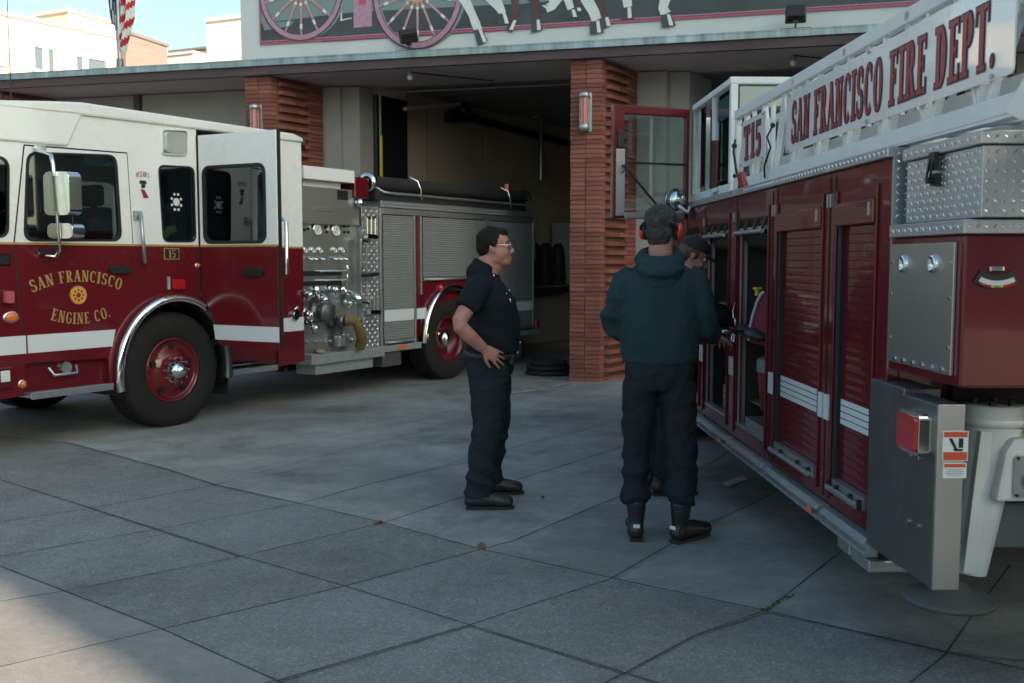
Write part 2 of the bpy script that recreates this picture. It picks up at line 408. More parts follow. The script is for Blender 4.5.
# ================================================================ ground
mb = MB(); mb.add([(-300,-120,0),(300,-120,0),(300,400,0),(-300,400,0)], [(0,1,2,3)])
struct(mb.build('ground', M['pave']))
def G(u, v, z=0.0): p = WF.hit(u, v, 2, z); return (p.x, p.y, z)
edge_px = [(65,442),(165,469),(215,485),(300,504),(382,523),(485,551),(617,580),(767,612),(952,653)]
ap = [(-30, 17.5, .004), (-12, 12.2, .004)]+[G(u, v, .004) for u, v in edge_px]+[(6, 2.55, .004), (30, -2.0, .004), (30, 30, .004), (-30, 30, .004)]
mb = MB(); l = [Vector(p) for p in ap]; mb.add(ap, [tuple(t) for t in tessellate_polygon([l])])
for i, f in enumerate(mb.f): pass
struct(mb.build('apron', M['apron']))
lines = [
 [(0,522),(92,509),(212,486),(300,470)], [(0,557),(162,529),(300,504),(372,484),(470,462)], [(-60,612),(65,592),(242,557),(385,523),(430,508),(512,482),(614,450),(690,424)],
 [(0,668),(90,647),(162,630),(345,587),(482,550),(512,542),(619,497),(712,463),(732,450)], [(200,697),(277,682),(470,626),(512,612),(610,580),(662,550),(702,527),(747,507),(800,480)],
 [(560,708),(625,674),(694,637),(767,611),(845,549),(880,520)], [(890,700),(944,657),(977,610),(1010,566)],
 [(-80,540),(0,567),(65,592),(162,630),(277,682),(330,705)], [(0,480),(92,509),(242,557),(345,587),(470,626),(625,674),(700,697)],
 [(65,442),(165,469),(215,485),(300,504),(382,523),(485,551),(617,580),(767,612),(952,654),(1040,674)],
 [(265,450),(420,420),(512,394),(560,385)], [(0,446),(65,442),(140,425)], [(395,440),(512,430),(700,412)], [(300,504),(395,478),(440,467),(619,421),(700,402)], [(330,415),(440,425),(546,437)], [(215,485),(300,462),(420,432),(570,385)],
]
mb = MB()
for li, L in enumerate(lines):
    P = [Vector(G(u, v, .0)) for u, v in L]; Q = []
    for i in range(len(P)-1):
        n_ = max(2, int((P[i+1]-P[i]).length/.12))
        for k in range(n_): Q.append(P[i].lerp(P[i+1], k/n_))
    Q.append(P[-1]); hw = []; vs = []
    for i, p in enumerate(Q):
        d = (Q[min(i+1, len(Q)-1)]-Q[max(i-1, 0)]).normalized(); nn = Vector((-d.y, d.x, 0)); j = (noise.noise(Vector((i*.5, li*7.3, 0))))*.0015
        w_ = .0036*(1+.7*noise.noise(Vector((i*.9, li*3.1, 4))))
        if li >= 10: w_ *= .6
        z = .0056+li*.00004
        vs += [p+nn*(w_+j)+Vector((0,0,z)), p-nn*(w_-j)+Vector((0,0,z))]
    mb.add(vs, [(2*i, 2*i+2, 2*i+3, 2*i+1) for i in range(len(Q)-1)])
struct(mb.build('pavement_joints', M['joint']))
M['slab_e'] = groundmat('smooth_pale_slab', (.245,.245,.235), .07, .75, .18, .2, .2)
b = MB(); b.add([G(u, v, .0048) for u, v in [(-120,518),(0,567),(65,592),(162,630),(277,682),(420,760),(-120,760)]], [tuple(range(7))]); struct(b.build('paving_slab', M['slab_e']))
# slabs whose concrete came out lighter or darker than their neighbours
M['slab_a'] = groundmat('aggregate_slab_dark', (.190,.197,.196), .27, .74, .25, .55); M['slab_b'] = groundmat('aggregate_slab_pale', (.208,.217,.217), .25, .70, .22, .5); M['slab_c'] = groundmat('worn_apron_slab', (.25,.258,.25), .08, .6, .5, .12, .55); M['slab_d'] = groundmat('pale_apron_slab', (.315,.325,.320), .08, .66, .35, .12, .4)
for k, (q, m_) in enumerate(([[(92,509),(212,486),(300,504),(385,523),(242,557)],'slab_b'], [[(242,557),(385,523),(482,550),(345,587)],'slab_a'], [[(345,587),(482,550),(617,580),(470,626)],'slab_b'], [[(65,592),(242,557),(345,587),(162,630)],'slab_a'], [[(162,630),(345,587),(470,626),(277,682)],'slab_b'], [[(470,626),(610,580),(617,580),(767,612),(694,637),(625,674)],'slab_a'],
    [[(617,579),(485,551),(512,542),(619,497),(712,463),(800,480),(747,507)],'slab_c'])):
    b = MB(); b.add([G(u, v, .0044+.00004*k) for u, v in q], [tuple(range(len(q)))]); struct(b.build('paving_slab', M[m_]))
# moss in the joint, painted dash and worn white line
mb = MB(); rnd = random.Random(4)
for i in range(90):
    t = rnd.random()**1.6; a = Vector(G(764,612)); b = Vector(G(792,596)); p = a.lerp(b, t)+Vector((rnd.gauss(0,.007), rnd.gauss(0,.007), 0)); r = rnd.uniform(.002,.006)
    mb.ball((p.x, p.y, .008), r, r, r*.7, 7, 4)
o = mb.build('moss', M['moss']); o['kind'] = 'stuff'
mb = MB(); q = [G(722,483,.0115), G(727,487,.0115), G(748,479,.0115), G(743,475,.0115)]; mb.add(q, [(0,1,2,3)])
q = [G(x, y, .012) for x, y in [(505,372),(505,375),(572,388),(572,385)]]
for a, b in (((596,383),(620,378)),((512,392),(545,388)),((552,386),(566,383))):
    mb.add([G(a[0],a[1],.0125), G(b[0],b[1],.0125), G(b[0],b[1]+1.3,.0125), G(a[0],a[1]+1.6,.0125)], [(0,1,2,3)])
struct(mb.build('worn_white_ground_marking', M['wpaint']))
for (u, v, s_, lb, a) in ((378,523,.035,'small reddish dry leaf lying on the joint left of the standing man','a'),(482,546,.04,'brown curled dry leaf in the paving joint near the black shoe','b'),(543,498,.022,'tiny orange leaf alone on the smooth concrete between the two men','c')):
    for_k = MB(); p = G(u, v, .012); an = hash(a) % 7; an = {'a':.4,'b':2.2,'c':1.1}[a]
    pts = []
    for k in range(10):
        t = 2*math.pi*k/10; r = s_*(1+.25*math.sin(5*t)); x = r*math.cos(t); y = .5*r*math.sin(t)
        pts.append((p[0]+x*math.cos(an)-y*math.sin(an), p[1]+x*math.sin(an)+y*math.cos(an), .011+.014*abs(math.sin(t*1.5))))
    for_k.add(pts+[(p[0], p[1], .010)], [(k, (k+1) % 10, 10) for k in range(10)])
    tag(for_k.build('dry_leaf', M['leaf']), lb, 'leaf', 'dry leaves on the paving')
# ================================================================ fire station
BO = (.73, 12.64, 0)
st = thing('fire_station', 'brick and concrete fire station with open vehicle bays and a painted mural above its canopy', 'building', BO, R(-14.8))
sk = lambda x, s_, z: (x+.303*s_, .953*s_, z)      # bay walls run in depth at a slant
def pillar(x0, wd=.40, dep=1.0, z1=4.03):
    core = MB(sk); core.box(x0+.02, x0+wd-.02, .02, dep-.02, 0, z1)
    pm = core.build('brick_pillar', M['mortar'], st)
    bk = MB(sk); h = .0575; n = int(z1/h); rn = random.Random(int(x0*100)+3)
    for i in range(n):
        z = i*h+.003; zt = z+h-.006; j = lambda a=.004: rn.uniform(-a, a)
        half = wd/2
        # front bricks
        if i % 2 == 0: cuts = [0, half, wd]
        else: cuts = [0, half*.98, wd] if rn.random() < .75 else [0, wd]
        for a, b in zip(cuts[:-1], cuts[1:]):
            bk.box(x0+a+.004+(j() if a == 0 else 0), x0+b-.004+(j() if b == wd else 0), -.004+j(.003), .11, z, zt)
        # side bricks: louvred courses then flush
        louv = (z > .25)
        for side in (1, 0):
            xa = x0+wd-.05 if side else x0; xb = x0+wd if side else x0+.05
            if side:
                if i % 2 == 0:
                    bk.box(xa, x0+wd+.055+j(), .125, .40+j(), z, zt); bk.box(xa, x0+wd+.055+j(), .408, .66, z, zt)
                else:
                    bk.box(xa-.10, xb-.035, .125, .66, z, zt)
                bk.box(xa, xb+j(.002), .675, dep, z, zt)
            else:
                bk.box(xa+j(), xb, .125, .5, z, zt); bk.box(xa+j(), xb, .508, dep, z, zt)
    bk.build('brick_courses', M['brick'], pm, bevel=.0025, seg=1)
    return pm
for x0 in (-8.98, -4.52, 0.0, 4.55): pillar(x0)
# recessed walls beside the bays and behind the pillars
def wallb(name, x0, x1, s0, s1, z0, z1, m, bev=0): 
    b = MB(sk); b.box(x0, x1, s0, s1, z0, z1); return b.build(name, m, st, bevel=bev)
wallb('jamb', -4.10, -3.86, 1.003, 1.25, 0, 4.02, M['greywall'], .004); wallb('jamb', -3.857, -3.60, 1.06, 1.36, 0, 4.02, M['greywall'], .004)
wallb('jamb', .40, .78, 1.003, 1.25, 0, 4.02, M['greywall'], .004); wallb('jamb', .783, 1.04, 1.12, 1.9, 0, 4.02, M['greywall'], .004)
wallb('front_wall', -8.54, -4.55, .95, 1.2, 0, 4.02, M['greywall']); wallb('jamb', -7.15, -7.05, .90, .948, 0, 4.02, M['fascia'])
wallb('front_wall', -12, -9.0, .95, 1.2, 0, 4.02, M['greywall']); wallb('front_wall', 4.98, 9, .95, 1.2, 0, 4.02, M['greywall'])
wallb('jamb', -4.55, -4.11, 1.003, 1.3, 0, 4.02, M['greywall']); wallb('jamb', .0, .397, 1.003, 1.2, 0, 4.02, M['darkwall'])
# bay interior
def bplane(name, x0, x1, y0, y1, z0, z1, m): b = MB(); b.box(x0, x1, y0, y1, z0, z1); return b.build(name, m, st)
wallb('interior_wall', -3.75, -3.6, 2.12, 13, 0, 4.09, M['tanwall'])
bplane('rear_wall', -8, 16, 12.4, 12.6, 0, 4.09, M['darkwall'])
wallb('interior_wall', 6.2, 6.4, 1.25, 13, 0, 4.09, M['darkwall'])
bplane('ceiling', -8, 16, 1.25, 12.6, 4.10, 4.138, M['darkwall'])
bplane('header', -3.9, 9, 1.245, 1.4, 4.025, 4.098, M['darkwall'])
wallb('door_track', -3.45, .4, 1.28, 1.33, 3.945, 3.96, M['greybox'])
# folded bay door leaf, with a yellow safety strip on its edge pole
fd = MB(sk); fd.box(-3.80, -3.56, 1.38, 1.44, .02, 3.95); fd.box(-3.62, -3.56, 1.445, 2.1, .02, 3.95); fd.box(-3.80, -3.63, 2.04, 2.1, .02, 3.95)
f0 = fd.build('folded_bay_door', M['black'], st, bevel=.006)
b = MB(); p = BF.hit(372, 95, 1, 1.75); b.cyl((-3.08, 1.30, 3.95), (-3.08, 1.30, 0), .018, n=8); b.build('door_pole', M['greywall'], f0)
b = MB(); b.box(-3.075, -3.04, 1.262, 1.28, 1.2, 3.35); b.build('safety_strip', M['yellow'], f0)
# beams and pipes inside
b = MB(); a_ = lambda s_: sk(-3.28, s_, 3.25)
def WP(u, v, off=.06):                             # a point just in front of the bay's slanted side wall
    c = BF.m @ (Vector((0, 0, CAMH))-BF.o); d = BF.m @ ray(u, v); t = (-3.6+off-(c.x-.318*c.y))/(d.x-.318*d.y); return c+d*t
q0 = BF.hit(455, 113, 1, 4.2); q1 = BF.hit(562, 140, 1, 7.5)
b.bar(WP(450,113), WP(566,143), .10, .11); b.bar(WP(447,118,.12), WP(476,118,.12), .12, .13); b.ball(WP(464,110,.14), .13, n=12, m=8); b.build('wall_beam', M['black'], st)
b = MB(); p = BF.hit(541, 112, 1, 9.0); pz = BF.hit(541, 180, 1, 9.0)
b.tube([WP(575,105,.2), WP(556,105,.2), WP(545,110,.2), WP(541,120,.2), WP(541,180,.2)], .045, 10); b.build('exhaust_pipe', M['steel'], st)
b = MB(); p = BF.hit(527, 90, 1, 5); b.tube([(p.x, 5, 4.3), (p.x, 5, p.z-.5), (p.x-.15, 5, p.z-.52)], .012, 6); b.tube([(p.x+.7,5,4.3),(p.x+.1,5,p.z-.5)], .012, 6); b.build('conduit', M['greywall'], st)
b = MB(); b.bar(WP(405,109,.3), WP(459,104,.3), .07, .05); b.build('ceiling_rail', M['greywall'], st)
p = WP(552, 200, .1); b = MB(); b.box(p.x, p.x+.7, p.y, p.y+.4, 1.1, 2.25); b.build('wall_cabinet', M['greybox'], st, bevel=.01)
b = MB()
for s_ in (2.6, 4.3, 6.0, 7.7, 9.4): b.box(-3.6+.303*s_, -3.585+.303*s_, .953*s_, .953*s_+.03, 0, 4.05)
b.build('wall_seam', M['darkwall'], st)
b = MB(sk); b.box(-3.598, -3.585, 2.2, 12.9, 0, 1.25); b.build('dado', M['darkwall'], st)
b = MB(); b.tube([WP(520,96,.25), WP(523,118,.25), WP(517,120,.25)], .012, 6); b.tube([WP(548,90,.3), WP(536,100,.3), WP(528,112,.25)], .012, 6); b.build('bracket', M['greywall'], st)
gw = BF.m.inverted()
def bworld(p): q = gw @ Vector((p.x, p.y, 0)); return (q.x+BO[0], q.y+BO[1])
for k, (u, lb) in enumerate(((523,'dark turnout coat hanging on the bay wall, left one of the row'),(534,'dark turnout coat hanging on the bay wall, second in the row'),(546,'dark turnout coat hanging on the bay wall, third in the row'),(559,'dark turnout coat hanging on the bay wall beside the brick pillar'))):
    p = WP(u, 280, .22); x_, y_ = bworld(p); ct = thing('turnout_coat', lb, 'coat', (x_, y_, .95), R(-32), 'coats hanging in the bay')
    b = MB(); b.loft([(0,0,.0,.16,.26),(0,0,.45,.14,.22),(0,0,.78,.12,.22),(0,0,.90,.07,.10)], 16, cap=.2); b.loft([(0,-.22,.78,.06,.06),(.02,-.28,.45,.06,.06),(.02,-.28,.15,.055,.055)], 10); b.loft([(0,.22,.78,.06,.06),(.02,.28,.45,.06,.06),(.02,.28,.15,.055,.055)], 10); b.build('coat_body', M['chassis'], ct)
    b = MB(); b.tube([(.165,-.2+.4*i/8,.12) for i in range(9)], .018, 6); b.build('reflective_band', M['greybox'], ct)
# canopy: soffit, brown fascia, metal flashing, roof
bplane('soffit', -12.5, 9.5, -.02, 1.24, 4.035, 4.06, M['soffit'])
b = MB(); b.box(-12.5, 9.5, -.10, -.022, 4.03, 4.14)
for x in (-8.2, -4.1, -.55, 3.3, 6.9): b.box(x, x+.012, -.106, -.1, 4.03, 4.14)
b.build('fascia', M['fascia'], st)
b = MB(); b.box(-12.5, 9.5, -.14, .06, 4.143, 4.225); b.box(-12.5, 9.5, -.146, -.141, 4.215, 4.232)
for x in (-10.1, -6.9, -2.9, 1.1, 5.1): b.box(x, x+.035, -.1435, -.14, 4.145, 4.222)
b.build('flashing', M['gutter'], st, bevel=.004)
bplane('roof', -12.5, 9.5, .06, 13, 4.143, 4.20, M['greywall'])
# parapet and mural board
bplane('parapet', -4.72, 8.5, .28, .9, 4.20, 6.4, M['parapet'])
b = MB(); b.box(-4.415, 7.6, .262, .279, 4.515, 6.2); mu = b.build('mural', M['mteal'], st)
MP = lambda u, v, d: (u, .262-d, v)
def flat(name, mat_, polys, base, th=.002):
    b = MB()
    for i, P in enumerate(polys):
        d = base+th+(i % 9)*.0002; b.add([MP(x, z, d) for x, z in P]+[MP(x, z, base-.001) for x, z in P], [tuple(t) for t in tessellate_polygon([[Vector((x, z, 0)) for x, z in P]])]+[(k, (k+1) % len(P), len(P)+(k+1) % len(P), len(P)+k) for k in range(len(P))])
    return b.build(name, mat_, mu)
flat('mural_ground', M['mteal2'], [[(-4.41,4.80),(-3.2,4.86),(-2.6,4.86),(-1.4,4.84),(.4,4.80),(.4,6.2),(-4.41,6.2)], [(-4.35,4.70),(-3.95,4.74),(-3.9,4.80),(-4.38,4.80)]], 0)
flat('mural_background', M['mteal'], [[(-3.5,4.5),(7.6,4.52),(7.6,4.86),(1.2,4.86),(-.5,4.83),(-1.9,4.80),(-3.5,4.78)]], .0022)
flat('mural_border', [M['mred']], [[(-4.42,4.508),(7.6,4.508),(7.6,4.535),(-4.42,4.535)], [(-4.42,4.51),(-4.40,4.51),(-4.40,6.2),(-4.42,6.2)]], .005)
flat('mural_border', [M['mpink']], [[(-4.40,4.545),(7.6,4.545),(7.6,4.558),(-4.40,4.558)]], .005)
def ring(cx, cz, r0, r1, n=48, sq=1): 
    return [[(cx+a*math.cos(t0)*sq, cz+a*math.sin(t0)), (cx+a2*math.cos(t0)*sq, cz+a2*math.sin(t0)), (cx+a2*math.cos(t1)*sq, cz+a2*math.sin(t1)), (cx+a*math.cos(t1)*sq, cz+a*math.sin(t1))] for a, a2 in ((r0, r1),) for t0, t1 in ((2*math.pi*k/n, 2*math.pi*(k+1)/n) for k in range(n))]
def wheel(cx, cz, r, sq):
    flat('mural_wheel_shade', M['mteal2'], ring(cx+.06, cz, r*.94, r*1.0, sq=sq), .004)
    flat('mural_wheel', M['mpink'], ring(cx, cz, r*.90, r, sq=sq), .0075)
    flat('mural_wheel', M['mbrown'], ring(cx, cz, r*.995, r*1.03, sq=sq)+ring(cx, cz, r*.885, r*.90, sq=sq), .0075)
    S1, S2, S3 = [], [], []
    for k in range(14):
        t = 2*math.pi*(k+.5)/14; c_, s_ = math.cos(t), math.sin(t)
        def q(a, b, w0, w1): return [(cx+(a*c_-w0*s_)*sq, cz+a*s_+w0*c_), (cx+(a*c_+w0*s_)*sq, cz+a*s_-w0*c_), (cx+(b*c_+w1*s_)*sq, cz+b*s_-w1*c_), (cx+(b*c_-w1*s_)*sq, cz+b*s_+w1*c_)]
        S1.append(q(r*.2, r*.89, .022, .014)); S2.append(q(r*.2, r*.60, .009, .006)); S3.append(q(r*.68, r*.78, .020, .018)); S3.append(q(r*.26, r*.31, .022, .020))
    flat('mural_spokes', M['mpink'], S1, .0095); flat('mural_spokes', M['msalmon'], S2, .0125); flat('mural_spoke_bands', M['mcream'], S3, .0125)
    flat('mural_hub', M['mbrown'], ring(cx, cz, .0, r*.12, sq=sq), .0155); flat('mural_hub', M['msalmon'], ring(cx, cz, r*.12, r*.2, sq=sq), .0155)
p = BF.hit(302, 40, 1, .26); wheel(-3.79, 5.20, .66, .93)
wheel(-2.11, 5.06, .72, .86)
flat('mural_box', M['mpink'], [[(-3.02,4.66),(-2.76,4.66),(-2.76,5.6),(-3.02,5.6)]], .004); flat('mural_box', M['mred'], [[(-2.94,4.95),(-2.84,4.95),(-2.84,5.1),(-2.94,5.1)]], .0065)
flat('mural_strut', M['mcream'], [[(-3.22,4.76),(-3.05,4.78),(-3.05,4.795),(-3.22,4.775)],[(-3.21,4.76),(-3.19,4.76),(-3.19,5.3),(-3.21,5.3)]], .004)
def X(u, v): p = BF.hit(u, v, 1, .255); return (p.x, p.z)
def leg(pts, hoof, mt, hm='mhoof'):
    # pts: centreline pixels with width px
    c = [(*X(u, v), w_*.0145/1.0) for u, v, w_ in pts]; L, Rr = [], []
    for i, (x, z, w_) in enumerate(c):
        a = c[max(i-1, 0)]; b2 = c[min(i+1, len(c)-1)]; dx, dz = b2[0]-a[0], b2[1]-a[1]; q = math.hypot(dx, dz); nx, nz = -dz/q, dx/q
        L.append((x+nx*w_/2, z+nz*w_/2)); Rr.append((x-nx*w_/2, z-nz*w_/2))
    polys = [[L[i], L[i+1], Rr[i+1], Rr[i]] for i in range(len(c)-1)]
    flat('mural_horse_leg', mt, polys, .0095)
    h = [X(*q) for q in hoof]; flat('mural_hoof', M[hm], [h], .0135)
    m = ((h[0][0]+h[1][0])/2, (h[0][1]+h[1][1])/2); g_ = ((h[2][0]+h[3][0])/2, (h[2][1]+h[3][1])/2)
    flat('mural_hoof_highlight', M['mcream'], [[(m[0]+.01, m[1]), (m[0]+.05, m[1]), (g_[0]+.055, g_[1]+.015), (g_[0]+.005, g_[1]+.015)]], .0175)
hw, hb = M['mpaleblue'], M['mbrown']
leg([(458,-20,22),(465,0,9),(472,14,7),(476,24,8),(479,32,7)], [(474,30),(482,29),(488,41),(478,46)], hw)
leg([(480,-20,26),(492,-4,13),(500,8,8),(503,14,6)], [(498,14),(506,13),(512,24),(498,26)], hw)
leg([(515,-20,10),(515,0,7),(516,12,7),(514,20,6)], [(510,20),(516,21),(512,33),(506,30)], hb)
leg([(530,-20,18),(534,0,9),(537,12,7),(536,20,6)], [(532,20),(540,20),(543,30),(531,33)], hb)
leg([(552,-14,22),(556,0,12),(552,6,8),(546,9,7)], [(548,6),(544,12),(540,10),(543,4)], hw)
leg([(569,-20,9),(568,0,7),(571,9,6)], [(567,10),(575,10),(580,18),(566,19)], hw)
leg([(575,-20,9),(578,0,5),(577,8,5)], [(574,8),(579,8),(580,12),(575,13)], hb)
leg([(578,-20,18),(587,0,10),(594,12,9),(597,20,9)], [(590,22),(601,20),(604,33),(590,35)], hw)
leg([(600,-20,12),(600,0,7),(603,12,6),(605,18,6)], [(601,18),(608,17),(610,26),(603,29)], hb)
leg([(626,-20,11),(627,0,8),(628,7,7)], [(622,8),(632,7),(634,19),(621,20)], hw)
leg([(667,-20,13),(665,0,9),(663,8,8),(666,14,9)], [(661,15),(671,14),(676,26),(662,28)], hw)
def ell(cx, cz, rx, rz, n=28): return [(cx+rx*math.cos(2*math.pi*k/n), cz+rz*math.sin(2*math.pi*k/n)) for k in range(n)]
for i, (cx, mt) in enumerate(((-1.05, hw), (-.55, hb), (.15, hw), (.95, hw))):
    flat('mural_horse', mt, [ell(cx, 5.42+.03*i, .46, .22), [(cx+.30,5.45),(cx+.55,5.80),(cx+.70,6.02),(cx+.86,5.86),(cx+.66,5.74),(cx+.46,5.38)]], .0185+.002*i)
flat('mural_carriage', M['mpink'], [[(-3.9,5.45),(-1.9,5.45),(-1.8,5.65),(-2.3,5.75),(-2.4,6.1),(-3.7,6.1),(-3.8,5.7)]], .019)
# under-soffit conduit run from each bulb
for (u, v, u2, v2) in ((410,72,470,84),(793,55,835,75)):
    a = BF.hit(u, v, 2, 4.03); c_ = BF.hit(u2, v2, 1, 1.1)
    b = MB(); b.tube([(a.x, a.y, 4.026), (a.x+.9, 1.1, 4.024)], .008, 6); b.build('cable', M['black'], st)
def soffit_bulb(u, v, lb):
    a = BF.hit(u, v, 2, 4.03); m = Matrix.Rotation(R(-14.8), 3, 'Z'); wpt = m @ Vector((a.x, a.y, 0))+Vector(BO)
    t = thing('soffit_lamp', lb, 'lamp', (wpt.x, wpt.y, 3.95), R(-14.8), 'bare lamps under the canopy')
    b = MB(); b.cyl((0,0,.085), (0,0,.045), .035, .03, 12); b.build('lamp_base', M['greybox'], t)
    b = MB(); b.ball((0,0,.01), .038, .038, .042, 12, 8); b.build('bulb', M['dial'], t)
soffit_bulb(410, 72, 'small bare lamp under the canopy over the left bay'); soffit_bulb(793, 57, 'small bare lamp under the canopy near the ladder')
def bw(x, y, z=0): m = Matrix.Rotation(R(-14.8), 3, 'Z'); q = m @ Vector((x, y, 0))+Vector(BO); return (q.x, q.y, z)
# wall lanterns on the pillar fronts
def lantern(x, z0, z1, lb):
    t = thing('wall_lantern', lb, 'wall lamp', bw(x, -.01, z0), R(-14.8), 'red glass lanterns on the pillars'); h = z1-z0
    b = MB(); b.box(.03, .075, -.02, 0, -.0, h); b.build('bracket', M['alu'], t, bevel=.003)
    b = MB(); b.cyl((-.01,-.075,.09), (-.01,-.075,h-.07), .052, n=20); b.build('lamp_glass', M['redlens'], t)
    for k in range(8): pass
    b = MB(); 
    for k in range(10): a = 2*math.pi*k/10; b.cyl((-.01+.055*math.cos(a), -.075+.055*math.sin(a), .08), (-.01+.055*math.cos(a), -.075+.055*math.sin(a), h-.06), .003, n=6)
    b.build('cage', M['alu'], t)
    b = MB(); b.lathe([(0,.0),(.0,.04),(.025,.066),(.09,.070),(.095,.05)], (-.01,-.075,0), (0,0,1), 20); b.box(-.02, .05, -.03, 0, .03, .07); b.build('lamp_cap', M['alu'], t)
    b = MB(); b.lathe([(h-.075,.05),(h-.07,.07),(h-.02,.068),(h,.05),(h,.0)], (-.01,-.075,0), (0,0,1), 20); b.build('lamp_cap', M['alu'], t)
lantern(.20, 3.14, 3.62, 'red glass lantern on the brick pillar right of the engine, fully in view'); lantern(-4.33, 3.17, 3.65, 'red glass lantern on the brick pillar just above the white cab roof')
# floodlights standing on the canopy edge
def flood(x, tilt, lb, sc_=1):
    t = thing('floodlight', lb, 'floodlight', bw(x, -.05, 4.235), R(-14.8), 'floodlights on the canopy edge')
    b = MB(); b.box(-.17, .17, -.05, .05, 0, .014); b.build('base_plate', M['fascia'], t)
    b = MB(); b.tube([(0,0,.014),(0,0,.07),(.0,0,.12)], .012, 8); b.box(-.03,.03,-.02,.02,.08,.11); b.build('stem', M['black'], t)
    m = Matrix.Rotation(R(tilt), 3, 'X') @ Matrix.Rotation(R(25 if tilt > 0 else 0), 3, 'Z')
    b = MB(lambda x_, y_, z_: tuple(m @ Vector((x_, y_, z_))+Vector((0,0,.19)))); b.box(-.11,.11,-.08,.06,-.07,.07); b.box(-.12,.12,.04,.10,-.085,.085); hd = b.build('lamp_housing', M['black'], t, bevel=.012)
    b = MB(lambda x_, y_, z_: tuple(m @ Vector((x_, y_, z_))+Vector((0,0,.19)))); b.box(-.105,.105,.101,.105,-.07,.07); b.build('lens', M['whitelens'], hd)
flood(-2.12, 25, 'tilted black floodlight on the canopy edge in front of the mural wheel'); flood(2.69, -12, 'black floodlight on the canopy edge above the ladder truck')
# flag on its pole standing on the canopy roof
p = BF.hit(120, 66, 1, .35); fx = p.x
fl = thing('flagpole', 'flagpole on the canopy roof with a furled red, white and blue striped flag', 'flagpole', bw(fx, .35, 4.20), R(-14.8))
b = MB(); b.cyl((0,0,0), (0,0,3.4), .028, .022, 12); b.build('pole', M['alu'], fl)
b = MB(); b.cyl((0,0,0), (0,0,.25), .06, .05, 12); b.build('pole_base', M['darksteel'], fl)
M['fred'] = mat('flag_red', (.42,.02,.03), .8); M['fwhite'] = mat('flag_white', (.70,.70,.70), .8); M['fblue'] = mat('flag_blue', (.02,.03,.09), .8)
b = MB(); nu, nv = 30, 60; vs = []
for j in range(nv+1):
    v = j/nv; z = 2.1*(1-v)+.62
    for i in range(nu+1):
        u = i/nu
        x = .02+.23*u*(.55+.45*math.sin(v*2.2+.6))-.0*u; y = .055*math.sin(u*13+v*2)*(.4+u)
        zz = z-.55*u*(1-.5*u)+(.25*u*math.sin(v*3))*.3
        if v > .8: x *= 1-(v-.8)*3.2
        vs.append((x, y, zz))
fs = []; mi = []
for j in range(nv):
    for i in range(nu): fs.append((j*(nu+1)+i, j*(nu+1)+i+1, (j+1)*(nu+1)+i+1, (j+1)*(nu+1)+i)); mi.append(0 if ((j/nv*9+i/nu*2.2) % 1) < .42 else 1)
b.add(vs, fs, True); b.m = mi
o = b.build('flag', [M['fred'], M['fwhite']], fl)
b = MB(); vs = []
for j in range(nv+1):
    v = j/nv; z = 2.5*(1-v)+.02
    for i in range(13):
        u = i/12; x = -.02-.15*u*(.7+.3*math.sin(v*4))*(1 if v < .7 else 1-(v-.7)*1.6)+(.06 if v > .75 else 0)*u; vs.append((x, .03*math.sin(u*9+v*5), z+.15*u))
b.add(vs, [(j*13+i, j*13+i+1, (j+1)*13+i+1, (j+1)*13+i) for j in range(nv) for i in range(12)], True)
b.m = [0 if (j < 36 or (i+j//5) % 3) else 1 for j in range(nv) for i in range(12)]
b.build('flag', [M['fblue'], M['fwhite']], fl)
# ================================================================ distant buildings
M['cream'] = mat('cream_stucco', (.62,.54,.46), .85, var=.06, vscale=.4); M['slat'] = mat('weathered_siding', (.26,.23,.21), .85, var=.3, vscale=1, stretch=(.3,.3,9))
M['wstucco'] = mat('white_stucco', (.66,.64,.62), .85); M['winglass'] = mat('far_window_glass', (.10,.14,.16), .08); M['frame_w'] = mat('window_frame_white', (.7,.7,.68), .5); M['capst'] = mat('parapet_cap', (.20,.17,.16), .7)
def fp(u, v, Y): r = ray(u, v); t = Y/r.y; return Vector((r.x*t, Y, CAMH+r.z*t))
def block(name, lb, pa, pb, depth, ztop, mt, cap=True):
    """wall from pa to pb (x,y), depth going away, tall to ztop"""
    a = Vector((*pa, 0)); b2 = Vector((*pb, 0)); d = (b2-a).normalized(); n_ = Vector((-d.y, d.x, 0))
    ln = (b2-a).length; t = thing(name, lb, 'building', a, math.atan2(d.y, d.x))
    m = MB(); m.box(0, ln, 0, depth, 0, ztop); m.build('wall', mt, t)
    if cap: m = MB(); m.box(-.08, ln+.08, -.08, depth+.08, ztop+.003, ztop+.16); m.build('roof', M['capst'] if cap == 2 else mt, t)
    return t, ln
A0 = fp(0, 15, 40); A1 = fp(113, 38, 44); dd = (A1-A0); zt = A0.z
aa = A0-dd*2.5; bb = A0+dd*1.02
cb, ln = block('stucco_building', 'cream stucco apartment building with small sliding windows behind the station roof', (aa.x, aa.y), (bb.x, bb.y), 14, zt, M['cream'])
def cbx(u, v):                                     # point on that wall in its own coordinates
    d = Vector((dd.x, dd.y, 0)).normalized(); n_ = Vector((-d.y, d.x, 0)); r = ray(u, v); o_ = Vector((0,0,CAMH)); t = (aa-o_).dot(n_)/r.dot(n_); p = o_+r*t
    return (p-Vector((aa.x, aa.y, 0))).dot(d), p.z
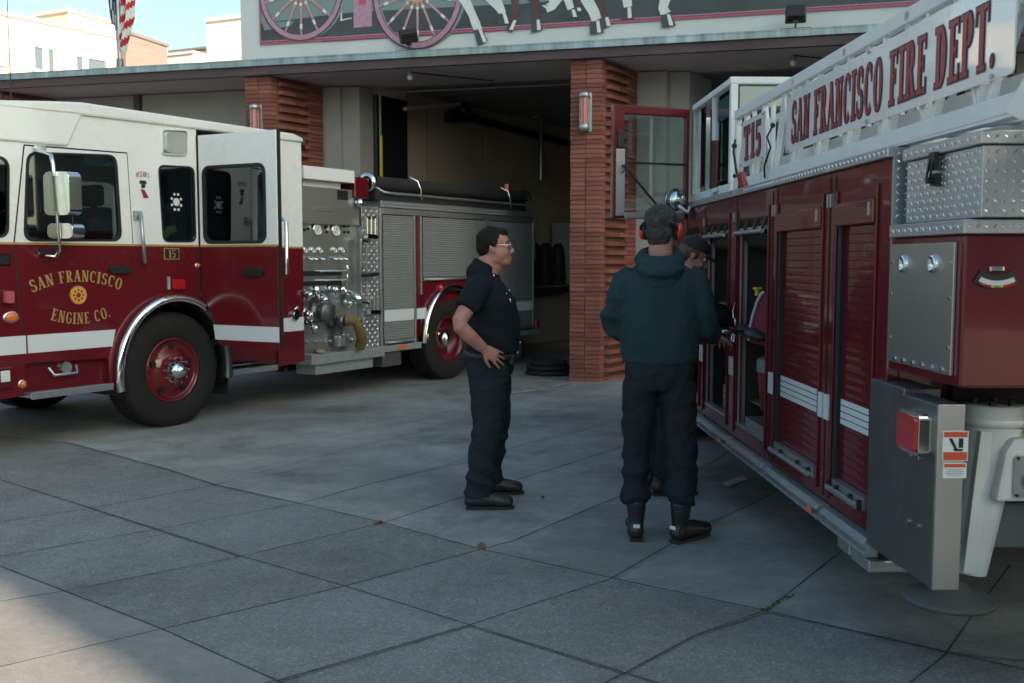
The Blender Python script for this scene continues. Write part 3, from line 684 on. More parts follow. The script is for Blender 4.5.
for (u0, v0, u1, v1, um) in ((33,46.5,53,71,44),(75,56,105,73,84),(-6,38,4,63,-1)):
    x0, z1_ = cbx(u0, v0); x1, z0_ = cbx(u1, v1+1); xm, _ = cbx(um, v0)
    b = MB(); b.panel([(x0-.1,z0_-.1),(x1+.1,z0_-.1),(x1+.1,z1_+.1),(x0-.1,z1_+.1)], [[(x0,z0_),(xm-.12,z0_),(xm-.12,z1_),(x0,z1_)], [(xm+.12,z0_),(x1,z0_),(x1,z1_),(xm+.12,z1_)]], lambda u, v, d: (u, -.10+d, v), .09)
    f_ = b.build('window', M['frame_w'], cb); b = MB(); b.box(x0, x1, -.04, -.02, z0_, z1_); b.build('pane', M['winglass'], f_)
q2 = fp(68, 12, 46.6); e2 = fp(118, 25, 49.2); block('rooftop_room', 'cream box-shaped building top rising behind the cream stucco wall left of the flag', (q2.x, 46.6), (e2.x, 49.2), 2.06, q2.z, M['cream'])
s1 = fp(125, 33, 50); s2 = fp(167, 44, 53.2)
block('sided_building', 'grey brown sided building with a flat dark roof edge right of the flag', (s1.x, 50), (s2.x, 53.2), 2.2, s1.z, M['slat'], 2)
block('low_white_building', 'low pale building just above the canopy roof line', (fp(160,57,60).x, 60), (fp(193,57,59).x, 59), 6, fp(170,57,60).z, M['wstucco'])
block('low_brown_building', 'low brown building with a flat roof beside the white block', (fp(170,53,66).x, 66), (fp(214,53,64.5).x, 64.5), 6, fp(190,53,66).z, M['slat'], 2)
block('white_building', 'plain white building next to the left end of the mural wall', (fp(206,22,45).x, 45), (fp(275,22,43.5).x, 43.5), 8, fp(206,22.5,45).z, M['wstucco'])
# the tall block across the street, whose shadow covers the forecourt, then three unseen houses added for reflections
SD = Vector((SX, SY, 0)); ND = Vector((-SY, SX, 0)); P0 = Vector(G(138, 683))
c0 = P0+SD*40
tb = thing('apartment_block', 'tall grey apartment block across the street behind the viewer', 'building', c0, math.atan2(ND.y, ND.x))
M['greyblock'] = mat('grey_concrete_block', (.50,.50,.48), .85, var=.1, vscale=.3); b = MB(); b.box(0, 17, -12, 0, 0, 32.5); b.build('wall', M['greyblock'], tb)
for k in range(4):
    for j in range(9):
        b = MB(); x = 1.4+k*4.1; z = 1.6+j*3.2; b.box(x, x+1.8, .003, .05, z, z+1.7); b.build('window', M['winglass'], tb)
rh = thing('added_side_house', 'unseen brown house added on the right to darken reflections in the cab window', 'building', (24, 8, 0), R(90))  # added out of view so the cab glass does not mirror pale horizon
b = MB(); b.box(0, 15.5, -9, 0, 0, 12); b.build('wall', mat('dark_siding', (.13,.12,.10), .9), rh)
for k in range(4):
    for j in range(3): b = MB(); x = 1.5+k*3.6; z = 1.3+j*3.4; b.box(x, x+1.5, .003, .05, z, z+1.7); b.build('window', M['winglass'], rh)
nb = thing('added_corner_house', 'unseen brown house added right of the fire station for the engine to reflect', 'building', (19, 24, 0), 0)  # added out of view; gives the engine side something dark to reflect
b = MB(); b.box(0, 26, 0, 9, 0, 12); b.build('wall', mat('brown_siding', (.15,.13,.11), .9), nb)
for k in range(5):
    for j in range(2): b = MB(); x = 2+k*3.6; z = 1.3+j*3.2; b.box(x, x+1.5, -.05, -.003, z, z+1.6); b.build('window', M['winglass'], nb)
th_ = thing('added_low_house', 'unseen low grey house added behind the viewer to hide the bright horizon from reflections', 'building', P0+SD*42-ND*52, math.atan2(ND.y, ND.x))  # added out of view to cut horizon glare on glossy paint and glass
b = MB(); b.box(0, 51.5, -9, 0, 0, 9.5); b.build('wall', M['greyblock'], th_)
for k in range(11):
    for j in range(2): b = MB(); x = 2+k*4.4; z = 1.3+j*3.1; b.box(x, x+1.6, .003, .05, z, z+1.7); b.build('window', M['winglass'], th_)
# coiled hose lying in the bay mouth
p = G(549, 376); hc = MB()
for k, (rr_, z) in enumerate(((.25,.035),(.19,.035),(.13,.035),(.24,.10),(.18,.105),(.20,.165))):
    hc.tube([(rr_*math.cos(2*math.pi*i/24)*1.15, rr_*math.sin(2*math.pi*i/24), z+.006*math.sin(i*2.1+k)) for i in range(24)], .033, 8, True)
o = hc.build('coiled_hose', M['rubber']); o.location = (p[0], p[1]+.15, .004); tag(o, 'coiled black hose lying on the floor beside the brick pillar', 'hose')
# ================================================================ fire engine (local y runs rearward along its side, side plane x = 0)
en = thing('fire_engine', 'white over dark red fire engine backed into the bay with its crew door open', 'fire engine', (-3.18, 9.13, 0), R(-32.4))
WD = -2.45
def EH(u, v, x=0.0): p = EF.hit(u, v, 0, x); return (p.y, p.z)
EM = lambda u, v, d: (-d, u, v)                    # panel coordinates (y,z) on the near side, thickness inwards
EMF = lambda u, v, d: (WD+d, u, v)
BELT = 1.685
# white upper panels (near side): front piece with windows, rear piece behind crew door
W1 = rrq([EH(24,241), EH(121.5,241), EH(116,155), EH(27,152)], .09)
W2 = rrq([EH(163,242), EH(196,242), EH(194,167), EH(158,165)], .07)
W0 = rrq([(-2.05,1.74), EH(8.5,238), EH(9,158), (-1.95,2.40)], .09)
for nm, f, fw in (('near', EM, 0), ('far', EMF, 1)):
    b = MB()
    if not fw:
        b.panel([(-2.35,BELT),(.40,BELT),(.40,2.78),(-2.10,2.78)], [W0, W1, W2], f, .05); b.panel([(1.40,BELT),(1.78,BELT),(1.78,2.78),(1.40,2.78)], [], f, .05)
    else: b.panel([(-2.35,BELT),(1.78,BELT),(1.78,2.78),(-2.10,2.78)], [W0, W1, W2, rr(.50,1.26,1.72,2.42,.08)], f, .05)
    b.build('cab_side', M['white'], en)
for w_ in (W0, W1, W2):
    cx = sum(p[0] for p in w_)/len(w_); cz = sum(p[1] for p in w_)/len(w_)
    inn = [(cx+(p[0]-cx)*.955, cz+(p[1]-cz)*.965) for p in w_]; out = [(cx+(p[0]-cx)*1.015, cz+(p[1]-cz)*1.012) for p in w_]
    for f in (lambda u, v, d: (.008-d, u, v), lambda u, v, d: (WD-.008+d, u, v)):
        b = MB(); b.panel(out, [inn], f, .04); fr = b.build('window', M['rubber'], en, bevel=.004)
        b = MB(); b.panel(inn, [], lambda u, v, d, f=f: f(u, v, d+.012), .005); b.build('pane', M['glass'], fr)
# door seams of the front door (thin dark gaps) - front door outline
def strip(mb, pts, wd=.008, x=.0015):
    for p, q in zip(pts[:-1], pts[1:]):
        d = Vector((0, q[0]-p[0], q[1]-p[1])).normalized(); n_ = Vector((0, -d.z, d.y))*wd/2
        a = Vector((x, *p)); c_ = Vector((x, *q)); mb.add([a+n_, a-n_, c_-n_, c_+n_, a+n_-Vector((.004,0,0)), a-n_-Vector((.004,0,0)), c_-n_-Vector((.004,0,0)), c_+n_-Vector((.004,0,0))], [(0,1,2,3),(0,4,5,1),(1,5,6,2),(2,6,7,3),(3,7,4,0)])
b = MB(); strip(b, [EH(23,345), EH(14,243), EH(24,145), EH(127,153)], .012); strip(b, [EH(127,153), EH(133,245), EH(141,300)], .006); strip(b, [(.40,1.3),(.40,2.72)], .012)
b.build('door_seam', M['rubber'], en)
# red lower panels
def arcpts(cy, cz, rx, rz, a0, a1, n=16): return [(cy+rx*math.cos(R(a0+(a1-a0)*i/n)), cz+rz*math.sin(R(a0+(a1-a0)*i/n))) for i in range(n+1)]
WY = .08
lower = [(-2.45,.42),(-1.40,.46),(-1.38,.72),(-.62,.70),(-.60,.42),(WY-.62,.40)]+arcpts(WY, .52, .62, .67, 180, 24, 20)+[(.71,.74),(.71,.79)]
lowfront = [(-2.45,.42),(-1.40,.46),(-1.38,.72),(-.62,.70),(-.60,.42),(WY-.62,.40)]+arcpts(WY, .52, .62, .67, 178, 62, 14)+[(.40,1.12),(.40,BELT),(-2.45,BELT)]
for f in (EM, EMF): b = MB(); b.panel(lowfront, [], f, .05); b.build('cab_lower_side', M['red'], en)
b = MB(); b.panel([(.40,BELT-.002),(.40,1.125)]+arcpts(WY, .52, .62, .67, 60, 26, 6)+[(.75,.80),(.75,.62),(1.38,.56),(1.38,BELT-.002)], [], lambda u, v, d: (WD+d, u, v), .05); b.build('cab_lower_side', M['red'], en)
b = MB(); b.panel([(1.40,.44),(1.78,.47),(1.78,BELT-.003),(1.40,BELT-.003)], [], EM, .05); b.build('cab_rear_corner', M['red'], en)
b = MB(); b.panel([(1.38,.44),(1.78,.47),(1.78,BELT-.003),(1.38,BELT-.003)], [], EMF, .05); b.build('cab_rear_corner', M['red'], en)
# lower sill of the crew doorway, interior tub
b = MB(); b.panel([(.41,1.115)]+arcpts(WY, .52, .62, .67, 58, 26, 6)+[(.75,.80),(.75,.55),(1.40,.50),(1.40,.72),(.80,.74),(.78,1.2),(.41,1.2)], [], lambda u, v, d: (-.03-d, u, v), .04); b.build('doorway_sill', M['darkred'], en)
b = MB(); b.box(WD+.06, -.06, -2.2, 1.70, .72, .78); b.box(WD+.05, -.05, 1.715, 1.775, .5, 2.75); b.box(WD+.06, -.06, -2.0, 1.7, 2.66, 2.70); b.box(WD+.75, -.75, -.75, .75, .78, 1.45); b.build('cab_interior', M['inter'], en)
def seat(x, y, back): 
    b = MB(); b.box(x-.24, x+.24, y-.25, y+.25, 1.1, 1.24); b.box(x-.22, x+.22, y+(.20 if back > 0 else -.32), y+(.32 if back > 0 else -.20), 1.2, 2.02); b.box(x-.13, x+.13, y+(.21 if back > 0 else -.31), y+(.31 if back > 0 else -.21), 2.03, 2.22)
    s_ = b.build('seat', M['inter'], en, bevel=.03)
    b = MB(); b.box(x+.10, x+.16, y-.27, y-.20, 1.3, 2.05) if back < 0 else b.box(x+.10, x+.16, y+.17, y+.2, 1.3, 2.05); b.build('seat_belt', M['seat'], s_)
seat(-.45, -.95+.28, 1); seat(-2.0, -.67, 1); seat(-.45, .0+.5, -1); seat(-2.0, .5, -1); seat(-.6, 1.35, 1); seat(-1.2, 1.35, 1); seat(-1.9, 1.35, 1)
b = MB(); b.tube([(-.45+.2*math.cos(a*.524), -1.28+.03*math.sin(a*.524), 1.62+.2*math.sin(a*.524)) for a in range(12)], .014, 6, True); b.box(-.62,-.28,-1.75,-1.4,1.3,1.62); b.build('steering_wheel', M['black'], en)
# front: windscreen, grille (faces out of the picture, but real)
b = MB(); b.panel(rr(WD, 0, BELT, 2.78, .02), [rr(WD+.12, WD/2-.04, 1.78, 2.5, .08), rr(WD/2+.04, -.12, 1.78, 2.5, .08)], lambda u, v, d: (u, -2.35+(v-BELT)*.228+d, v), .05); b.build('cab_front', M['white'], en)
b = MB(); b.box(WD+.11, -.11, -2.30, -2.295, 1.76, 1.9); b.panel(rr(WD+.1, -.1, 1.77, 2.52, .08), [], lambda u, v, d: (u, -2.33+(v-BELT)*.228+.035+d, v), .006); b.build('windscreen', M['glass'], en)
b = MB(); b.box(WD, 0, -2.45, -2.40, .5, BELT); b.build('cab_nose', M['red'], en, bevel=.01)
b = MB(); b.box(WD+.5, -.5, -2.47, -2.452, .8, 1.5); b.build('grille', M['chrome'], en)
b = MB(); b.box(WD-.05, .05, -3.0, -2.46, .42, .72); b.build('front_bumper', M['chrome'], en, bevel=.03)
# raised roof with its prow
b = MB(); b.panel([(-2.30,2.46),(-1.6,2.475),(-.94,2.485),(-.80,2.755),(1.80,2.785),(1.80,2.83),(1.66,2.865),(-.80,2.865),(-1.1,2.835),(-1.7,2.765),(-2.25,2.58)], [], lambda u, v, d: (.022-d, u, v), 2.45+.044)
b.build('raised_roof', M['white'], en, bevel=.055, seg=4)
b = MB(); b.box(.024,.03,.80,.82,2.2,2.3) if False else b.cyl((-.35,-1.3,2.9), (-.35,-1.3,3.9), .006, .003, 6); b.cyl((-.75,-.95,2.9), (-.75,-.95,3.9), .006, .003, 6); b.cyl((-.35,-1.3,2.88), (-.35,-1.3,2.96), .02, .015, 8); b.build('antenna', M['black'], en)
# white stripe
def stripe(y0, y1, z0, z1, par, x=.003, nm='reflective_stripe', cut=0): 
    b = MB(); b.panel([(y0,z0),(y1,z0),(y1+cut,z1),(y0,z1)], [], lambda u, v, d: (x-d, u, v), .004); return b.build(nm, M['stripe'], par)
stripe(-2.42, -1.365, .80, .945, en); stripe(-1.35, -.575, .80, .945, en, cut=.04); stripe(1.405, 1.775, .80, .945, en)
b = MB(); b.box(-.001,.0035,-2.40,.398,BELT-.012,BELT+.006); b.box(-.001,.0035,1.402,1.778,BELT-.012,BELT+.006); b.build('gold_pinstripe', M['gold'], en)
# crew door, standing open
DA = R(5); DH = (0.012, .406)
dirx, diry = math.cos(DA), math.sin(DA)
def DM(u, v, d): return (DH[0]+u*dirx-d*diry, DH[1]+u*diry+d*dirx, v)   # u outwards from hinge, d backwards (thickness)
cd = MB(); wn = rr(.06, .80, 1.715, 2.415, .075)
cd.panel([(.0,BELT),(.94,BELT),(.94,2.715),(-.0,2.715)], [wn], DM, .055); crew = cd.build('crew_door', M['white'], en, bevel=.006)
cd = MB(); cd.panel([(.0,1.22)]+[(.02,1.2),(.10,1.08),(.17,.92),(.20,.76),(.21,.75),(.94,.725),(.94,BELT-.002),(0,BELT-.002)], [], DM, .055); cd.build('door_lower_panel', M['red'], crew, bevel=.004)
cd = MB(); cd.panel(rr(.045,.815,1.70,2.43,.085), [rr(.075,.785,1.73,2.40,.07)], lambda u, v, d: DM(u, v, d-.008), .03); cd.build('window_frame', M['rubber'], crew, bevel=.003)
cd = MB(); cd.panel(rr(.07,.79,1.72,2.41,.07), [], lambda u, v, d: DM(u, v, d+.02), .005); cd.build('pane', M['glass'], crew)
cd = MB(); cd.panel([(.165,.80),(.94,.80),(.94,.94),(.145,.94)], [], lambda u, v, d: DM(u, v, d-.003), .003); cd.build('reflective_stripe', M['stripe'], crew)
cd = MB(); cd.panel([(0,BELT-.012),(.94,BELT-.012),(.94,BELT+.006),(0,BELT+.006)], [], lambda u, v, d: DM(u, v, d-.0035), .003); cd.build('gold_pinstripe', M['gold'], crew)
cd = MB(); cd.panel([(.942,.74),(.950,.74),(.950,2.72),(.942,2.72)], [], lambda u, v, d: DM(u, v, d+.010), .04); cd.build('door_edge_seal', M['rubber'], crew)
cd = MB(); cd.panel(rr(.54,.78,1.40,1.48,.035), [], lambda u, v, d: DM(u, v, d-.03), .03); cd.build('door_handle', M['black'], crew, bevel=.008)
cd = MB(); a = DM(.99,1.10,.05); c_ = DM(.99,1.90,.05); cd.tube([DM(.95,1.92,.05), DM(1.0,1.90,.05), DM(1.0,1.50,.05)], .018, 8); cd.cyl(DM(1.0,1.50,.05), DM(1.0,1.42,.05), .022, n=8); cd.build('grab_rail', M['chrome'], crew)
# gray coats seen through the crew door window
cd = MB()
for k, (y, x) in enumerate(((1.2,-.5),(1.28,-.95))): cd.loft([(x,y+.3,2.3,.16,.06),(x,y+.3,2.0,.24,.09),(x,y+.3,1.5,.26,.10)], 12)
cd.build('hanging_coats', M['greybox'], en)
# wheel arches (chrome) and wheels
def arch(cy, ztop, a0, a1, rx, x=.03, label=None, mt='chrome', rz=None):
    rz = rz or (ztop-.52); n = 32; vs = []; prof = [(-.05,-.01),(-.01,.035),(.02,.05),(.045,.035),(.05,0),(.045,-.02),(.0,-.02)]
    for i in range(n+1):
        a = R(a0+(a1-a0)*i/n); c_, s_ = math.cos(a), math.sin(a)
        for px_, pr in prof: vs.append((x+px_, cy+(rx+pr)*c_, .52+(rz+pr)*s_))
    k = len(prof); b = MB(); b.add(vs, [(i*k+j, i*k+(j+1) % k, (i+1)*k+(j+1) % k, (i+1)*k+j) for i in range(n) for j in range(k)], True)
    b.add(vs, [list(range(k)), [n*k+j for j in range(k)][::-1]]); return b.build('wheel_arch', M[mt], en)
arch(WY, 1.19, 190, 58, .615, .035)
arch(WY, 1.19, 58, -10, .60, .02, mt='darksteel')
b = MB(); b.add([(x, WY+.6*math.cos(R(a)), .52+.655*math.sin(R(a))) for x in (0, -.55) for a in range(-15, 196, 10)], [(i, i+1, 23+i, 22+i) for i in range(21)], True); b.build('wheel_well', M['chassis'], en)
def ewheel(cy, dual=False, cx=0.0, steer=0):
    m_ = Matrix.Rotation(R(steer), 3, 'Z'); T_ = lambda x, y, z: tuple(m_ @ Vector((x, y, z))+Vector((cx, cy, .53)))
    RT = .53; b = MB(T_)
    prof = [(-.33,.30),(-.34,.40),(-.32,.50),(-.29,RT)]+[(-.29+.005,RT)]+[(-.03,RT),(-.012,.515),(.005,.48),(.012,.44),(.008,.36),(-.008,.31),(-.02,.295)]
    b.lathe(prof, (0,0,0), (1,0,0), 64)
    # circumferential and cross tread blocks
    for k in range(48):
        a = 2*math.pi*k/48
        for x0, x1 in ((-.285,-.235),(-.225,-.13),(-.12,-.05)):
            c_, s_ = math.cos(a), math.sin(a); c2, s2 = math.cos(a+.10), math.sin(a+.10); r_ = RT+.008
            b.add([(x0,RT*.99*c_,RT*.99*s_),(x1,RT*.99*c_,RT*.99*s_),(x1,RT*.99*c2,RT*.99*s2),(x0,RT*.99*c2,RT*.99*s2),(x0,r_*c_,r_*s_),(x1,r_*c_,r_*s_),(x1,r_*c2,r_*s2),(x0,r_*c2,r_*s2)], [(4,5,6,7),(0,1,5,4),(1,2,6,5),(2,3,7,6),(3,0,4,7)])
    wh = b.build('wheel', M['tyre'], en)
    b = MB(T_)
    if not dual: b.lathe([(-.03,.30),(-.01,.302),(-.005,.285),(-.03,.275),(-.05,.26),(-.035,.20),(.0,.17),(.01,.145),(.012,.0)], (0,0,0), (1,0,0), 48)
    else: b.lathe([(-.03,.30),(-.01,.302),(-.005,.285),(-.06,.27),(-.16,.255),(-.17,.16),(-.165,.0)], (0,0,0), (1,0,0), 48)
    rim = b.build('rim', M['red'], wh)
    hx = .012 if not dual else -.16; b = MB(T_); b.lathe([(hx,.085),(hx+.05,.08),(hx+.075,.06),(hx+.08,.05),(hx+.11,.045),(hx+.115,.0)] if not dual else [(hx,.11),(hx+.10,.10),(hx+.13,.07),(hx+.14,.0)], (0,0,0), (1,0,0), 24)
    for k in range(10):
        a = 2*math.pi*k/10; y, z = .118*math.cos(a)*1.02, .118*math.sin(a); b.cyl((hx-.01,y,z), (hx+.045,y,z), .016, .013, 8)
    b.build('hub', M['chrome'], wh)
    b = MB(T_)
    for k in range(5):
        a = 2*math.pi*k/5+.3; y, z = .215*math.cos(a), .215*math.sin(a); b.cyl((-.055 if not dual else -.175,y,z), (-.024 if not dual else -.158,y,z), .030, n=12)
    b.build('hand_hole', M['black'], wh)
ewheel(WY, False, -.005, 0); ewheel(4.47, True, -.02)
b = MB()
for cy in (WY, 4.47): b.cyl((-2.43,cy,.53), (-2.13,cy,.53), .53, n=40); 
b.build('far_wheel', M['tyre'], en); b = MB(); b.cyl((-2.2,WY,.53),(-.2,WY,.53),.08,n=12); b.cyl((-2.2,4.47,.53),(-.2,4.47,.53),.12,n=12); b.box(-1.75,-1.6,-2.3,6.3,.55,.8); b.box(-.85,-.7,-2.3,6.3,.55,.8); b.box(-1.5,-1.0,1.2,3.0,.38,.7); b.build('chassis', M['chassis'], en)
# mud flap, steps
b = MB(); b.box(-.34,-.03,.735,.75,.22,.80); b.build('mud_flap', M['rubber'], en, bevel=.003)
b = MB(); b.box(-.30,.03,-1.36,-.60,.435,.475); b.box(.03,.042,-1.36,-.60,.425,.482); b.build('step', M['alu'], en, bevel=.004)
b = MB(); b.box(-.30,-.06,-1.42,-.58,.45,.74); b.box(-.06,-.052,-1.42,-.58,.50,.72); b.build('step_recess', M['darkred'], en)
b = MB(); b.tube([(-.04,-1.15,.66),(-.0,-1.13,.60),(-.0,-.92,.60),(-.04,-.90,.66)], .013, 8); b.cyl((-.055,-1.0,.65),(-.02,-1.0,.65),.05,n=16); b.build('step_handle', M['alu'], en)
b = MB(); b.box(-.30,.0,.78,1.38,.42,.46); b.box(0,.012,.78,1.38,.41,.465); b.build('step', M['alu'], en, bevel=.004)
# lamps and small fittings along the cab
def lens(nm, u, v, ry, rz, mt, x=.0, dep=.03, ringm='chrome', sq=False):
    y, z = EH(u, v); 
    b = MB(); b.cyl((x-.01,y,z), (x+.012,y,z), 1, n=24) if False else b.lathe([(0,1.25),(.010,1.2),(.012,1.0)], (0,0,0), (1,0,0), 24)
    b.v = [(x+a, y+c_*ry, z+d*rz) for a, c_, d in b.v]; bz = b.build(nm, M[ringm], en)
    b = MB(); b.lathe([(0,1.0),(dep*.6,.9),(dep*.9,.6),(dep,.0)], (0,0,0), (1,0,0), 24); b.v = [(x+a+.006, y+c_*ry, z+d*rz) for a, c_, d in b.v]; b.build('lens', M[mt], bz)
lens('marker_lamp', 11, 317, .055, .038, 'orange'); lens('marker_lamp', 197, 265.5, .022, .022, 'orange'); lens('marker_lamp', 22, 384, .03, .03, 'orange')
def rectlamp(nm, q, mt, dep=.04, fr='chrome', r=.03, x=0.0):
    pts = rrq([EH(*p) for p in q], r); cx = sum(p[0] for p in pts)/len(pts); cz = sum(p[1] for p in pts)/len(pts)
    b = MB(); b.panel([(cx+(p[0]-cx)*1.22, cz+(p[1]-cz)*1.22) for p in pts], [], lambda u, v, d: (x+.018-d, u, v), .018); h_ = b.build(nm, M[fr], en, bevel=.005)
    b = MB(); b.panel(pts, [], lambda u, v, d: (x+dep-d, u, v), dep-.01); b.build('lens', M[mt], h_, bevel=.012); return h_
rectlamp('scene_lamp', [(164,153),(184,154),(184,133),(164,132)], 'whitelens', .045)
rectlamp('warning_lamp', [(2,303),(11,303),(11,291),(2,291)], 'pinklens', .05, 'darkred', .02)
rectlamp('side_marker', [(171,289),(183,289),(183,279),(171,279)], 'redlens', .03, 'darkred', .01); b = MB(); y, z = EH(168,283); b.box(.0,.02,y-.012,y+.012,z-.06,z+.06); b.build('marker_bracket', M['whitelens'], en, bevel=.004)
b = MB(); y0, z0 = EH(-4,378); y1, z1 = EH(11,366); b.box(.002,.03,y0,y1,z0-.09,z1); ob = b.build('bumper_lamp', M['darkred'], en, bevel=.01); b = MB(); b.box(.025,.04,y0+.02,y1-.03,z1-.12,z1-.03); b.build('lens', M['dial'], ob, bevel=.01)
# number plate '15', vent plate
def eplate(u0, v0, u1, v1, m, x=.003, nm='number_plate', th=.004, bev=0): 
    (y0, z1), (y1, z0) = EH(u0, v0), EH(u1, v1); b = MB(); b.box(x, x+th, y0, y1, z0, z1); return b.build(nm, m, en, bevel=bev), y0, y1, z0, z1
o, y0, y1, z0, z1 = eplate(163.5, 248, 179, 259.5, M['gold']); b = MB(); b.box(.0075,.009,y0+.008,y1-.008,z0+.008,z1-.008); b.build('plate_face', M['black'], o)
lettering('15', lambda u, v, d: (.009+d, y0+.045+u, z0+.016+v), z1-z0-.032, .085).build('plate_number', M['gold'], o)
o, a0, a1, c0_, c1_ = eplate(-4, 254, 10, 265.5, M['chrome']); b = MB(); b.box(.0075,.009,a0+.01,a1-.01,c0_+.01,c1_-.01); o2 = b.build('plate_face', M['black'], o)
# curved lettering on the front door: SAN FRANCISCO / ENGINE CO.
def arc_text(s, cy, cz, rad, a_mid, h, span, up=True, col='gold', x=.004, sag=1.0, grow=0, T=.19):
    L = text_len(s, .10); 
    def mp(u, v, d):
        f = u/L-.5
        yy = cy+f*span; zz = cz-(f*2)**2*sag+v
        sl_ = -(f*2)*sag*4/span
        return (x+d, yy-(v)*sl_*.9, zz)
    mb = MB(); u = 0; k = 0
    for c in s:
        P, adv = glyph(c, grow, T)
        for p in P: k += 1; mb.add([mp(u+a_, b_*h, .001+(k % 7)*.00012) for a_, b_ in p], [list(range(len(p)))])
        u += adv+.10
    return mb.build('door_lettering', M[col], en)
ya, za = EH(33, 289); yb, zb = EH(119, 286); yc, zc = EH(76, 278)
arc_text('SAN FRANCISCO', (ya+yb)/2, zc-.03, 0, 0, .095, yb-ya+.02, sag=.085)
y1_, z1_ = EH(51, 319); y2_, z2_ = EH(110, 316)
arc_text('ENGINE CO.', (y1_+y2_)/2, z1_-.055, 0, 0, .095, y2_-y1_+.02, sag=-.05)
y, z = EH(78, 295); b = MB(); b.cyl((.002,y,z),(.008,y,z),.078,n=28); bd = b.build('door_badge', M['goldb'], en)
b = MB(); 
for k in range(8): a = k*math.pi/4; b.cyl((.008,y+.042*math.cos(a),z+.042*math.sin(a)),(.0095,y+.042*math.cos(a),z+.042*math.sin(a)),.011,n=8)
b.cyl((.008,y,z),(.010,y,z),.022,n=12); b.build('badge_relief', M['letter'], bd)
b = MB(); b.tube([(.008,y+.072*math.cos(k*.2244),z+.072*math.sin(k*.2244)) for k in range(28)], .004, 6, True); b.build('badge_rim', M['gold'], bd)
# small boot emblem behind the front door
y0, z0 = EH(136, 180); y1, z1 = EH(149, 180)
arc_s = "OCEAN'S"; L = text_len(arc_s, .08)
lettering(arc_s, lambda u, v, d: (.003+d, y0+u, z0+.035+v-((u/(y1-y0)-.5)**2)*.06), .045, y1-y0, sp=.08).build('emblem_lettering', M['letter'], en)
b = MB(); ym, zm = EH(143, 184); b.panel([(ym-.04,zm),(ym+.035,zm),(ym+.03,zm+.03),(ym-.035,zm+.03)], [], lambda u, v, d: (.005-d, u, v), .003); b.panel([(ym-.02,zm-.04),(ym+.02,zm-.03),(ym+.02,zm-.002),(ym-.02,zm-.002)], [], lambda u, v, d: (.0052-d, u, v), .003); b.build('boot_emblem', M['black'], en)
b = MB(); b.panel([(ym-.03,zm-.05),(ym+.01,zm-.05),(ym+.055,zm-.12),(ym-.0,zm-.125),(ym-.01,zm-.09)], [], lambda u, v, d: (.005-d, u, v), .003); b.build('boot_emblem', M['letter'], en)
# decals in the second window
yw, zw = EH(176.5, 202); b = MB(); 
for k in range(8): 
    a = math.pi/8+k*math.pi/4; b.cyl((-.001,yw+.055*math.cos(a),zw+.075*math.sin(a)),(.001,yw+.055*math.cos(a),zw+.075*math.sin(a)),.013,n=8)
b.cyl((-.0012,yw,zw),(.0012,yw,zw),.036,n=16); b.build('window_decal', M['dial'], en)
b = MB(); yl, zl = EH(175, 230); b.panel([(yl-.10,zl-.06),(yl-.04,zl-.08),(yl+.0,zl-.03),(yl+.07,zl-.01),(yl+.05,zl+.05),(yl-.04,zl+.03)], [], lambda u, v, d: (-.06-d, u, v), .02); b.build('lime_glove', M['lime'], en)
# mirror on its arm
b = MB()
def em(u, v, x): y, z = EH(u, v, x); return (x, y, z)
b.tube([em(34,150,.03), em(43,152,.14), em(51,155,.24), em(53,164,.26), em(54,176,.26)], .016, 8); b.tube([em(57,212,.26), em(59,240,.26), em(60,250,.22), em(56,257,.12), em(46,256,.03)], .013, 8)
b.box(.003,.03,*sorted((EH(32,150)[0],EH(44,150)[0])),EH(36,152)[1],EH(36,146)[1]); b.box(.003,.03,EH(36,250)[0],EH(58,250)[0],EH(40,254)[1],EH(40,247)[1]); mr_ = b.build('mirror_arm', M['chrome'], en)
def mirbox(u0, v0, u1, v1, x=.26):
    (y0, z1), (y1, z0) = EH(u0, v0, x), EH(u1, v1, x); yc_ = (y0+y1)/2
    b = MB(); b.panel(rr(-.11, .11, z0, z1, .045), [], lambda u, v, d: (x+u, yc_-.05+d+u*.35, v), .11); return b.build('mirror', M['chrome'], en, bevel=.03, seg=4)
mirbox(49,171,75,216); mirbox(52,223,79,239)
# grab rails on the cab
b = MB(); b.tube([em(141,215,.0), em(141,215,.06), em(143,240,.065), em(145,262,.06), em(145,262,.0)], .016, 8); b.box(.0,.03,EH(133,216)[0],EH(140,216)[0],EH(135,219)[1],EH(135,211)[1]); b.build('grab_rail', M['alu'], en)
y, z = EH(118, 270); b = MB(); b.panel(rr(y-.10, y+.12, z-.03, z+.035, .03), [], lambda u, v, d: (.03-d, u, v), .028); b.build('door_handle', M['black'], en, bevel=.008)
y, z = EH(294, 315); b = MB(); b.cyl((.0,y,z),(.03,y,z),.055,n=20); b.cyl((.03,y,z),(.034,y,z),.035,n=20); b.tube([(.04,y-.03,z+.06),(.05,y,z+.09),(.04,y+.03,z+.06)], .012, 6); b.build('fuel_cap', M['chrome'], en)
b = MB(); y, z = 1.74, 2.80; b.cyl((-.08,y-.02,z-.02),(-.08,y+.10,z-.02),.07,.09,14); b.build('rear_cab_lamp', M['black'], en)
